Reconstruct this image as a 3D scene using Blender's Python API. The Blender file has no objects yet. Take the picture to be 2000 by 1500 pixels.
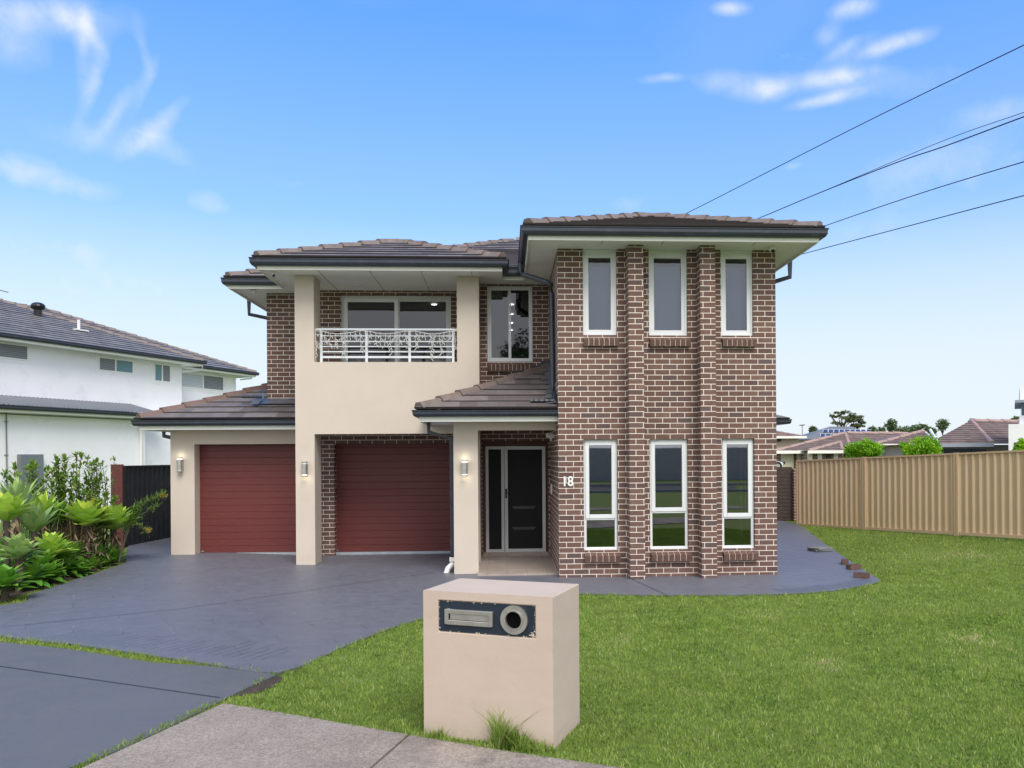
import bpy, bmesh, math, random
import numpy as np
from mathutils import Vector, Matrix
from mathutils.geometry import tessellate_polygon
random.seed(7)
rng = np.random.default_rng(7)
scn = bpy.context.scene
col = scn.collection
R = math.radians

# ------------------------------------------------------------------ camera model (surveyed from the photograph)
F, CX, CY, H = 1570., 1078., 892., 1.95
PH = math.atan(89/1570.); RO = 0.0066
def ray(px, py):
    u = (px-CX)/F; v = (CY-py)/F
    c, s = math.cos(RO), math.sin(RO)
    u2 = u*c+v*s; v2 = -u*s+v*c
    return (math.sin(PH)+u2*math.cos(PH), math.cos(PH)-u2*math.sin(PH), v2)
def at(px, py, Y=None, Z=None):
    d = ray(px, py)
    t = Y/d[1] if Y is not None else (Z-H)/d[2]
    return Vector((d[0]*t, d[1]*t, H+d[2]*t))

# ------------------------------------------------------------------ node helpers
class NT:
    def __init__(s, name, world=False):
        if world:
            s.m = bpy.data.worlds.new(name); scn.world = s.m
        else:
            s.m = bpy.data.materials.new(name)
        s.m.use_nodes = True; s.t = s.m.node_tree; s.n = s.t.nodes; s.l = s.t.links
        s.n.clear()
    def add(s, typ, **kw):
        nd = s.n.new(typ)
        for k, v in kw.items():
            if k.startswith('i_'):
                key = k[2:]
                key = int(key) if key.isdigit() else key.replace('_', ' ')
                s.put(nd.inputs[key], v)
            else: setattr(nd, k, v)
        return nd
    def put(s, inp, v):
        if isinstance(v, bpy.types.NodeSocket): s.l.new(v, inp)
        elif isinstance(v, bpy.types.Node): s.l.new(v.outputs[0], inp)
        else: inp.default_value = v
    def math(s, op, a, b=0., c=None, clamp=False):
        nd = s.n.new('ShaderNodeMath'); nd.operation = op; nd.use_clamp = clamp
        s.put(nd.inputs[0], a); s.put(nd.inputs[1], b)
        if c is not None: s.put(nd.inputs[2], c)
        return nd.outputs[0]
    def mix(s, fac, a, b, mode='MIX'):
        nd = s.n.new('ShaderNodeMix'); nd.data_type = 'RGBA'; nd.blend_type = mode
        s.put(nd.inputs[0], fac)
        for i, v in ((6, a), (7, b)):
            if isinstance(v, tuple) and len(v) == 3: v = (*v, 1)
            s.put(nd.inputs[i], v)
        return nd.outputs[2]
    def ramp(s, fac, stops, interp='LINEAR'):
        nd = s.n.new('ShaderNodeValToRGB'); cr = nd.color_ramp; cr.interpolation = interp
        while len(cr.elements) < len(stops): cr.elements.new(.5)
        for e, (p, c) in zip(cr.elements, stops):
            e.position = p; e.color = (*c, 1) if len(c) == 3 else c
        s.put(nd.inputs[0], fac); return nd.outputs[0]
    def noise(s, scale, vec=None, detail=4., rough=.55, dist=0.):
        nd = s.n.new('ShaderNodeTexNoise')
        nd.inputs['Scale'].default_value = scale; nd.inputs['Detail'].default_value = detail
        nd.inputs['Roughness'].default_value = rough; nd.inputs['Distortion'].default_value = dist
        if vec is not None: s.l.new(vec, nd.inputs['Vector'])
        return nd.outputs[0]
    def mapr(s, v, a, b, c, d):
        nd = s.n.new('ShaderNodeMapRange')
        s.put(nd.inputs[0], v)
        for i, x in enumerate((a, b, c, d)): nd.inputs[i+1].default_value = x
        return nd.outputs[0]
    def bump(s, h, strength=.3, dist=.01):
        nd = s.n.new('ShaderNodeBump'); nd.inputs['Strength'].default_value = strength
        nd.inputs['Distance'].default_value = dist; s.put(nd.inputs['Height'], h); return nd.outputs[0]
    def bsdf(s, color, rough=.6, metal=0., normal=None, spec=.5, **kw):
        nd = s.n.new('ShaderNodeBsdfPrincipled')
        if isinstance(color, tuple) and len(color) == 3: color = (*color, 1)
        s.put(nd.inputs['Base Color'], color); s.put(nd.inputs['Roughness'], rough)
        nd.inputs['Metallic'].default_value = metal
        nd.inputs['Specular IOR Level'].default_value = spec
        if normal is not None: s.put(nd.inputs['Normal'], normal)
        return nd.outputs[0]
    def out(s, sh):
        o = s.n.new('ShaderNodeOutputMaterial'); s.l.new(sh, o.inputs[0]); return s.m
    def obj(s): return s.add('ShaderNodeTexCoord').outputs['Object']
    def uv(s): return s.add('ShaderNodeTexCoord').outputs['UV']
    def pos(s): return s.add('ShaderNodeNewGeometry').outputs['Position']
    def tint(s): return s.add('ShaderNodeAttribute', attribute_name='tint').outputs['Fac']

def scale3(c, k): return tuple(x*k for x in c)

def simple(name, c, rough=.6, var=.12, scale=3., bump=0., bscale=150., metal=0., spec=.5, dirt=None):
    t = NT(name); p = t.pos()
    n = t.noise(scale, p, 5, .6)
    cc = t.mix(t.mapr(n, .3, .7, 0, 1), scale3(c, 1-var), scale3(c, 1+var*.6))
    if dirt:
        n2 = t.noise(dirt[1], p, 6, .65)
        cc = t.mix(t.mapr(n2, .55, .75, 0, dirt[2]), cc, dirt[0])
    nm = None
    if bump: nm = t.bump(t.noise(bscale, p, 3), bump, .003)
    return t.out(t.bsdf(cc, rough, metal, nm, spec))

def brick_mat(name, phase=(0, 0), bw=.24, rh=.086, dark=1.):
    t = NT(name); uv = t.uv()
    mp = t.add('ShaderNodeMapping'); mp.inputs['Location'].default_value = (phase[0], phase[1], 0)
    t.l.new(uv, mp.inputs[0])
    # slight wobble so joints are hand laid
    wn = t.add('ShaderNodeTexNoise'); wn.inputs['Scale'].default_value = 9.; t.l.new(mp.outputs[0], wn.inputs['Vector'])
    off = t.add('ShaderNodeVectorMath', operation='MULTIPLY_ADD')
    t.l.new(wn.outputs[1], off.inputs[0]); off.inputs[1].default_value = (.004, .004, 0); t.l.new(mp.outputs[0], off.inputs[2])
    br = t.add('ShaderNodeTexBrick'); br.offset = .5; br.squash = 1
    t.l.new(off.outputs[0], br.inputs['Vector'])
    br.inputs['Color1'].default_value = (0, 0, 0, 1); br.inputs['Color2'].default_value = (1, 1, 1, 1)
    br.inputs['Mortar'].default_value = (.5, .5, .5, 1)
    br.inputs['Scale'].default_value = 1.; br.inputs['Mortar Size'].default_value = .0058
    br.inputs['Mortar Smooth'].default_value = .15; br.inputs['Brick Width'].default_value = bw; br.inputs['Row Height'].default_value = rh
    rnd = br.outputs['Color']; fac = br.outputs['Fac']
    base = t.ramp(rnd, [(0, (.105, .062, .055)), (.10, (.105, .085, .092)), (.16, (.185, .108, .088)), (.40, (.150, .088, .072)), (.60, (.215, .128, .102)), (.80, (.165, .094, .076)), (.92, (.25, .158, .120)), (1, (.115, .09, .098))])
    n = t.noise(14., uv, 6, .7)
    sm = t.noise(90., uv, 3, .6)
    base = t.mix(t.mapr(n, .3, .75, 0, .8), base, (.115, .062, .050))
    base = t.mix(t.mapr(sm, .45, .8, 0, .45), base, (.25, .155, .12))
    mo = t.mix(t.mapr(t.noise(6., uv, 4), .3, .7, 0, 1), (.76, .66, .56), (.92, .82, .72))
    c = t.mix(fac, base, mo)
    c = t.mix(t.mapr(t.noise(.9, t.pos(), 5, .65), .3, .7, .35, 0), c, t.mix(1., c, (.74, .72, .72), 'MULTIPLY'))
    if dark != 1.: c = t.mix(1., c, (dark, dark, dark), 'MULTIPLY')
    hgt = t.math('ADD', t.math('MULTIPLY', fac, -1.), t.math('MULTIPLY', sm, .35))
    return t.out(t.bsdf(c, .82, 0, t.bump(hgt, .55, .006), .3))

def tile_mat(name, c1, c2, c3, ex=.32, tw=.30, moss=True, rough=.5):
    t = NT(name); uv = t.uv()
    br = t.add('ShaderNodeTexBrick'); br.offset = .5
    t.l.new(uv, br.inputs['Vector'])
    br.inputs['Color1'].default_value = (0, 0, 0, 1); br.inputs['Color2'].default_value = (1, 1, 1, 1)
    br.inputs['Scale'].default_value = 1.; br.inputs['Mortar Size'].default_value = .0045; br.inputs['Mortar Smooth'].default_value = .3
    br.inputs['Brick Width'].default_value = tw; br.inputs['Row Height'].default_value = ex
    c = t.ramp(br.outputs['Color'], [(0, c1), (.5, c2), (1, c3)])
    n = t.noise(5., uv, 6, .7)
    c = t.mix(t.mapr(n, .4, .75, 0, .6), c, scale3(c1, .75))
    if moss:
        c = t.mix(t.mapr(t.noise(11., uv, 6, .75), .62, .74, 0, .7), c, (.30, .27, .22))
    c = t.mix(t.math('MULTIPLY', br.outputs['Fac'], .35), c, (.30, .25, .22))
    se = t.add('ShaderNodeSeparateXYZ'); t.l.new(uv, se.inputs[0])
    c = t.mix(t.math('LESS_THAN', se.outputs[1], -20.), c, (.046, .039, .037))   # much darker colour on the butt edges of the tiles
    h = t.math('ADD', t.math('MULTIPLY', br.outputs['Fac'], -1.), t.math('MULTIPLY', t.noise(60., uv, 3), .3))
    return t.out(t.bsdf(c, rough, 0, t.bump(h, .4, .005), .2))

M = {}
M['brick'] = brick_mat('brown face brick', (-.83+.0, -.07+.086))
M['brick_sill'] = simple('sill brick', (.125, .068, .052), .8, .35, 25., .4, 90., dirt=((.26, .17, .13), 40., .4))
M['mortar'] = simple('cream mortar', (.68, .56, .46), .9, .12, 8.)
M['render'] = simple('cream render paint', (.585, .505, .42), .8, .04, 1.6, .35, 180., dirt=((.50, .43, .35), 2.2, .35))
M['white_render'] = simple('white painted render', (.86, .845, .85), .75, .05, .8, .2, 90., dirt=((.55, .54, .52), 1.2, .35))
M['soffit'] = simple('eave sheeting', (.87, .87, .86), .7, .04, 1.)
M['fascia'] = simple('cream colorsteel fascia', (.86, .85, .77), .4, .03, 2.)
M['gutter'] = simple('dark navy gutter steel', (.030, .036, .050), .32, .2, 4., dirt=((.10, .10, .11), 9., .4))
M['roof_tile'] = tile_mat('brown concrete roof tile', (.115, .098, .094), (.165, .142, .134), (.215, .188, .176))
M['ridge'] = simple('brown ridge tile', (.19, .145, .125), .6, .22, 5., .4, 70., dirt=((.30, .26, .19), 12., .55))
M['ridge_red'] = simple('red brown ridge tile', (.17, .108, .090), .6, .2, 5., .4, 70.)
M['flash'] = simple('painted lead flashing', (.028, .036, .045), .4, .25, 7., .3, 30.)
M['flash_grey'] = simple('bare lead flashing', (.16, .17, .19), .35, .3, 9., .6, 25., metal=.3)
M['frame'] = simple('white aluminium', (.74, .76, .76), .35, .03, 2.)
M['frame_grey'] = simple('pale grey aluminium', (.60, .62, .61), .35, .04, 2.)
M['timber_red'] = simple('stained timber frame', (.085, .022, .012), .5, .3, 14.)
M['dark_room'] = simple('room plaster', (.27, .235, .20), .9, .1, 1.)
M['white_plastic'] = simple('white plastic', (.78, .78, .76), .4, .03, 3.)
M['lens'] = simple('black lens', (.01, .01, .012), .1, .1, 3.)
M['steel'] = simple('stainless steel', (.55, .53, .49), .32, .15, 12., metal=.85)
M['navy'] = simple('navy painted plate', (.011, .021, .036), .4, .35, 12., .3, 60.)
M['chip'] = simple('chipped render edge', (.62, .56, .42), .9, .2, 40.)
M['black'] = simple('black gloss', (.006, .006, .007), .3, .1, 3.)
M['black_matte'] = simple('dark hollow', (.004, .004, .004), .95, .1, 3., spec=.05)
M['rail'] = simple('white powdercoat', (.66, .69, .72), .35, .03, 3.)
M['wire_white'] = simple('white light string', (.74, .72, .68), .5, .05, 3.)
M['porch_tile'] = None
M['wire'] = simple('black cable', (.012, .02, .03), .6, .05, 3.)
M['pale_steel'] = simple('galvanised sill', (.42, .47, .50), .35, .15, 8., metal=.2)
M['pvc'] = simple('white pvc', (.76, .76, .74), .45, .04, 3.)
M['meter'] = simple('grey meter box', (.16, .18, .19), .5, .06, 3.)
M['curtain'] = simple('sheer curtain', (.22, .23, .26), .9, .12, 6.)
M['blind'] = simple('roller blind fabric', (.225, .29, .44), .9, .07, 1.2)  # bluish: sky reflected in the upper panes is put into this colour
M['slat_blind'] = None

def glass_mat(name, tintc, refl):
    t = NT(name)
    lw = t.add('ShaderNodeFresnel'); lw.inputs[0].default_value = 1.5
    fac = t.math('ADD', t.math('MULTIPLY', lw.outputs[0], 1.2), refl, clamp=True)
    tr = t.add('ShaderNodeBsdfTransparent'); tr.inputs[0].default_value = (*tintc, 1)
    wob = t.bump(t.noise(1.1, t.pos(), 1), .012, .05)
    gl = t.add('ShaderNodeBsdfGlossy'); gl.inputs['Roughness'].default_value = .015; gl.inputs['Color'].default_value = (.95, .97, 1, 1)
    t.l.new(wob, gl.inputs['Normal'])
    mx = t.add('ShaderNodeMixShader'); t.l.new(fac, mx.inputs[0]); t.l.new(tr.outputs[0], mx.inputs[1]); t.l.new(gl.outputs[0], mx.inputs[2])
    return t.out(mx.outputs[0])
M['glass'] = glass_mat('window glass', (.45, .47, .47), .19)
M['glass_dark'] = glass_mat('dark window glass', (.22, .23, .26), .03)
M['glass_up'] = glass_mat('upper window glass', (.62, .64, .66), .06)
M['glass_screen'] = glass_mat('flyscreened glass', (.30, .31, .33), .04)

def mesh_screen():
    t = NT('black security mesh'); 
    c = t.mix(t.mapr(t.noise(700., t.pos(), 2), .4, .6, 0, 1), (.004, .004, .005), (.014, .015, .018))
    return t.out(t.bsdf(c, .55, 0, None, .25))
M['screen'] = mesh_screen()

def garage_mat():
    t = NT('mahogany garage door'); p = t.pos()
    mp = t.add('ShaderNodeMapping'); mp.inputs['Scale'].default_value = (1, 1, 14); t.l.new(p, mp.inputs[0])
    n = t.noise(7., mp.outputs[0], 6, .65, .6)
    c = t.mix(t.mapr(n, .25, .75, 0, 1), (.105, .022, .020), (.175, .042, .036))
    return t.out(t.bsdf(c, .45, 0, t.bump(n, .15, .002), .4))
M['garage'] = garage_mat()

def emit(name, c, s):
    t = NT(name); e = t.add('ShaderNodeEmission'); e.inputs[0].default_value = (*c, 1); e.inputs[1].default_value = s
    return t.out(e.outputs[0])
M['lamp_glow'] = emit('lamp glow', (1, .93, .72), 1.5)
M['down_glow'] = emit('downlight glow', (1, .97, .9), 9.)

def slat_mat(name, c1, c2, pitch, axis=2):
    t = NT(name); s = t.add('ShaderNodeSeparateXYZ'); t.l.new(t.pos(), s.inputs[0])
    w = t.math('FRACT', t.math('DIVIDE', s.outputs[axis], pitch))
    c = t.mix(t.mapr(w, .0, .9, 0, 1), c1, c2)
    return t.out(t.bsdf(c, .7))
M['slat_blind'] = slat_mat('venetian blind', (.10, .11, .12), (.30, .31, .33), .06)
M['slat_pale'] = slat_mat('pale venetian blind', (.35, .37, .40), (.62, .65, .70), .06)
M['teal_blind'] = simple('teal roller blind', (.16, .27, .31), .7, .08, 1.)

def porch_mat():
    t = NT('porch floor tile'); p = t.pos()
    br = t.add('ShaderNodeTexBrick'); br.offset = 0.; t.l.new(p, br.inputs['Vector'])
    br.inputs['Scale'].default_value = 1; br.inputs['Brick Width'].default_value = .33; br.inputs['Row Height'].default_value = .6
    br.inputs['Mortar Size'].default_value = .004
    n = t.noise(5., p, 6, .65)
    c = t.mix(t.mapr(n, .3, .7, 0, 1), (0.317, 0.255, 0.216), (0.405, 0.339, 0.290))
    c = t.mix(t.mapr(t.noise(9., p, 6, .7), .63, .72, 0, .5), c, (0.528, 0.475, 0.440))
    c = t.mix(br.outputs['Fac'], c, (.22, .18, .16))
    return t.out(t.bsdf(c, .45))
M['porch_tile'] = porch_mat()

def paving_mat(name, stamped, a, b):
    t = NT(name); p = t.pos()
    n1 = t.noise(.55, p, 5, .6); n2 = t.noise(5., p, 6, .7); n3 = t.noise(70., p, 3, .6)
    c = t.mix(t.mapr(n1, .3, .7, 0, 1), a, b)
    c = t.mix(t.mapr(n2, .35, .75, 0, .45), c, scale3(b, 1.3))
    # small pale scuffs and droppings
    sc = t.add('ShaderNodeMapping'); sc.inputs['Scale'].default_value = (1, 3.5, 1); sc.inputs['Rotation'].default_value = (0, 0, .35); t.l.new(p, sc.inputs[0])
    c = t.mix(t.mapr(t.noise(3.2, sc.outputs[0], 8, .8), .655, .72, 0, .55), c, (.36, .38, .42))
    vo = t.add('ShaderNodeTexVoronoi'); vo.inputs['Scale'].default_value = 1.7; t.l.new(p, vo.inputs['Vector'])
    c = t.mix(t.mapr(vo.outputs['Distance'], .012, .022, .8, 0), c, (.7, .7, .68))
    h = t.math('MULTIPLY', n3, .25)
    if stamped:
        mp = t.add('ShaderNodeMapping'); mp.inputs['Rotation'].default_value = (0, 0, -.48); t.l.new(p, mp.inputs[0])
        wn = t.add('ShaderNodeTexNoise'); wn.inputs['Scale'].default_value = 3.; t.l.new(p, wn.inputs['Vector'])
        ma = t.add('ShaderNodeVectorMath', operation='MULTIPLY_ADD'); t.l.new(wn.outputs[1], ma.inputs[0]); ma.inputs[1].default_value = (.03, .03, 0); t.l.new(mp.outputs[0], ma.inputs[2])
        br = t.add('ShaderNodeTexBrick'); br.offset = .5; t.l.new(ma.outputs[0], br.inputs['Vector'])
        br.inputs['Scale'].default_value = 1; br.inputs['Brick Width'].default_value = .95; br.inputs['Row Height'].default_value = .42
        br.inputs['Mortar Size'].default_value = .006; br.inputs['Mortar Smooth'].default_value = .5
        br.inputs['Color1'].default_value = (0, 0, 0, 1); br.inputs['Color2'].default_value = (1, 1, 1, 1)
        vis = t.mapr(t.noise(.9, p, 4), .38, .62, .08, .7)
        c = t.mix(t.math('MULTIPLY', br.outputs['Fac'], vis), c, t.mix(t.mapr(t.noise(1.7, p, 2), .45, .55, 0, 1), scale3(a, .40), scale3(b, 1.9)))
        c = t.mix(t.math('MULTIPLY', br.outputs['Color'], .10), c, scale3(b, 1.35))
        h = t.math('ADD', h, t.math('MULTIPLY', br.outputs['Fac'], -1.))
        h = t.math('ADD', h, t.math('MULTIPLY', t.noise(14., p, 5), .5))
    return t.out(t.bsdf(c, t.mapr(n2, .3, .7, .38, .6), 0, t.bump(h, .35, .005), .45))
M['drive'] = paving_mat('stamped blue grey concrete', True, (0.108, 0.110, 0.131), (0.129, 0.131, 0.155))
M['cross'] = paving_mat('smooth blue grey concrete', False, (0.095, 0.095, 0.097), (0.114, 0.113, 0.114))

def conc_mat():
    t = NT('weathered footpath concrete'); p = t.pos()
    n1 = t.noise(1.3, p, 5, .6); n2 = t.noise(26., p, 6, .8); n3 = t.noise(75., p, 4, .7)
    c = t.mix(t.mapr(n1, .35, .65, 0, 1), (0.231, 0.185, 0.151), (0.308, 0.252, 0.208))
    c = t.mix(t.mapr(n2, .42, .68, 0, .85), c, (0.146, 0.122, 0.106))
    c = t.mix(t.mapr(n3, .42, .66, 0, .7), c, (0.479, 0.420, 0.359))
    s = t.add('ShaderNodeSeparateXYZ'); t.l.new(p, s.inputs[0])
    st = t.mapr(t.noise(2.2, p, 6, .7), .45, .6, 0, .75)
    st = t.math('MULTIPLY', st, t.mapr(s.outputs[0], -1.4, .3, .15, 1.))
    c = t.mix(st, c, (0.098, 0.084, 0.078))
    return t.out(t.bsdf(c, .9, 0, t.bump(t.math('ADD', n3, n2), .5, .006), .25))
M['foot'] = conc_mat()
M['road'] = simple('asphalt', (.06, .06, .065), .9, .2, 2., .5, 60.)
M['kerb'] = simple('kerb concrete', (.40, .38, .35), .9, .1, 3., .3, 60.)

def turf_mat():
    t = NT('turf ground'); p = t.pos()
    n1 = t.noise(.7, p, 5, .6); n2 = t.noise(6., p, 6, .7); n3 = t.noise(60., p, 4, .75)
    c = t.mix(t.mapr(n1, .3, .7, 0, 1), (0.153, 0.221, 0.040), (0.188, 0.261, 0.053))
    c = t.mix(t.mapr(n2, .4, .75, 0, .55), c, (0.215, 0.234, 0.070))
    c = t.mix(t.mapr(n3, .35, .7, 0, .8), c, (0.081, 0.126, 0.026))
    c = t.mix(t.mapr(t.noise(2.3, p, 5, .7), .66, .74, 0, .6), c, (0.198, 0.180, 0.079))
    return t.out(t.bsdf(c, .9, 0, t.bump(n3, .8, .02), .2))
M['turf'] = turf_mat()
def blade_mat():
    t = NT('grass blade'); ti = t.tint(); p = t.pos()
    c = t.ramp(ti, [(0, (0.051, 0.091, 0.018)), (.4, (0.202, 0.314, 0.057)), (.75, (0.305, 0.409, 0.096)), (.93, (0.387, 0.455, 0.144)), (1, (0.607, 0.500, 0.324))])
    c = t.mix(t.mapr(t.noise(.8, p, 5, .6), .35, .68, 0, .55), c, (0.277, 0.355, 0.081))
    c = t.mix(t.mapr(t.noise(2.6, p, 5, .7), .62, .72, 0, .6), c, (0.443, 0.400, 0.191))
    d = t.add('ShaderNodeBsdfDiffuse'); t.put(d.inputs[0], c)
    tl = t.add('ShaderNodeBsdfTranslucent'); t.put(tl.inputs[0], t.mix(1., c, (1.0, 1.05, .6), 'MULTIPLY'))
    mx = t.add('ShaderNodeMixShader'); mx.inputs[0].default_value = .3
    t.l.new(d.outputs[0], mx.inputs[1]); t.l.new(tl.outputs[0], mx.inputs[2])
    return t.out(mx.outputs[0])
M['blade'] = blade_mat()
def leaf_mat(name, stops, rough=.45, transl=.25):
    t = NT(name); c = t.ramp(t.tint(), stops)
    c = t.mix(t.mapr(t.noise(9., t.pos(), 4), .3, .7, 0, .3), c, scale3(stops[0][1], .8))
    b = t.bsdf(c, rough, 0, None, .4)
    tl = t.add('ShaderNodeBsdfTranslucent'); t.put(tl.inputs[0], c)
    mx = t.add('ShaderNodeMixShader'); mx.inputs[0].default_value = transl
    t.l.new(b, mx.inputs[1]); t.l.new(tl.outputs[0], mx.inputs[2])
    return t.out(mx.outputs[0])
M['agave'] = leaf_mat('agave leaf', [(0, (0.196, 0.358, 0.050)), (.5, (0.414, 0.627, 0.090)), (.85, (0.667, 0.829, 0.120)), (1, (0.862, 0.896, 0.160))])
M['agave_grey'] = leaf_mat('blue green leaf', [(0, (.17, .29, .10)), (.5, (.34, .50, .17)), (1, (.58, .70, .22))])
M['dark_leaf'] = leaf_mat('deep green leaf', [(0, (.06, .17, .02)), (.5, (.14, .36, .035)), (1, (.34, .60, .07))])
M['shrub_leaf'] = leaf_mat('shrub leaf', [(0, (.045, .12, .014)), (.5, (.11, .23, .025)), (.9, (.26, .40, .05)), (1, (.5, .45, .10))])
M['lime_leaf'] = leaf_mat('lime leaf', [(0, (.08, .24, .006)), (.4, (.22, .48, .012)), (1, (.48, .72, .03))], .5, .35)
M['gum_leaf'] = leaf_mat('gum leaf', [(0, (.05, .075, .03)), (.6, (.12, .15, .05)), (1, (.22, .23, .09))])
M['far_leaf'] = leaf_mat('far leaf', [(0, (.06, .095, .045)), (.6, (.12, .18, .065)), (1, (.22, .28, .11))])  # lighter green: distance haze is put into the leaf colour
M['dry'] = leaf_mat('dry leaf', [(0, (.13, .085, .05)), (.5, (.26, .18, .11)), (1, (.48, .36, .24))], .8, .1)
M['yellow'] = leaf_mat('yellow flower', [(0, (.45, .36, .06)), (1, (.62, .50, .10))])
M['red'] = simple('red petal', (.6, .03, .02), .5, .1, 3.)
M['bark'] = simple('bark', (.10, .075, .055), .9, .3, 9., .6, 30.)
M['soil'] = simple('garden soil', (.055, .038, .025), .95, .4, 9., .8, 40., dirt=((.20, .15, .09), 14., .6))
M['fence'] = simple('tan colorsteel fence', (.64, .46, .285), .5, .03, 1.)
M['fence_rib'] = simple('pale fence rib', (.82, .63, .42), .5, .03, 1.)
M['black_fence'] = simple('black painted fence sheet', (.016, .018, .022), .4, .3, 4., dirt=((.10, .11, .12), 6., .3))
M['maroon'] = simple('maroon rough timber', (.115, .030, .026), .8, .3, 9., .4, 40.)
M['gate'] = simple('brown gate timber', (.060, .038, .031), .8, .3, 9., .3, 40.)
M['far_brown'] = tile_mat('far brown tile', (.15, .108, .095), (.185, .135, .118), (.22, .16, .14), .34, .33, False, .9)
M['far_pink_roof'] = tile_mat('far pink tile', (.20, .125, .105), (.26, .165, .14), (.30, .20, .16), .34, .33, False, .9)
M['far_ridge'] = simple('pink ridge cap', (.36, .245, .21), .7, .08, 2.)
M['far_grey'] = simple('grey far roof', (.14, .155, .17), .6, .06, 2.)
M['pink_wall'] = simple('pink render', (.52, .40, .34), .8, .05, 1.)
M['mauve_wall'] = simple('mauve render', (.40, .345, .33), .8, .05, 1.)
M['cream_wall'] = simple('cream garage door', (.64, .58, .44), .6, .04, 1.)
M['panel'] = simple('solar cell', (.035, .05, .12), .25, .2, 2.)
M['charcoal'] = simple('charcoal door', (.045, .048, .055), .5, .08, 1.)
M['teal_glass'] = simple('teal glass', (.03, .10, .14), .1, .2, .7)
M['grey_slab'] = simple('grey slab edge', (.30, .32, .36), .6, .05, 1.)
M['tyre'] = simple('tyre', (.015, .015, .015), .8, .2, 9.)
M['car_white'] = simple('white car paint', (.78, .79, .80), .25, .02, 2.)
M['corr'] = simple('grey corrugated roof', (.15, .16, .18), .45, .1, 1.)

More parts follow.
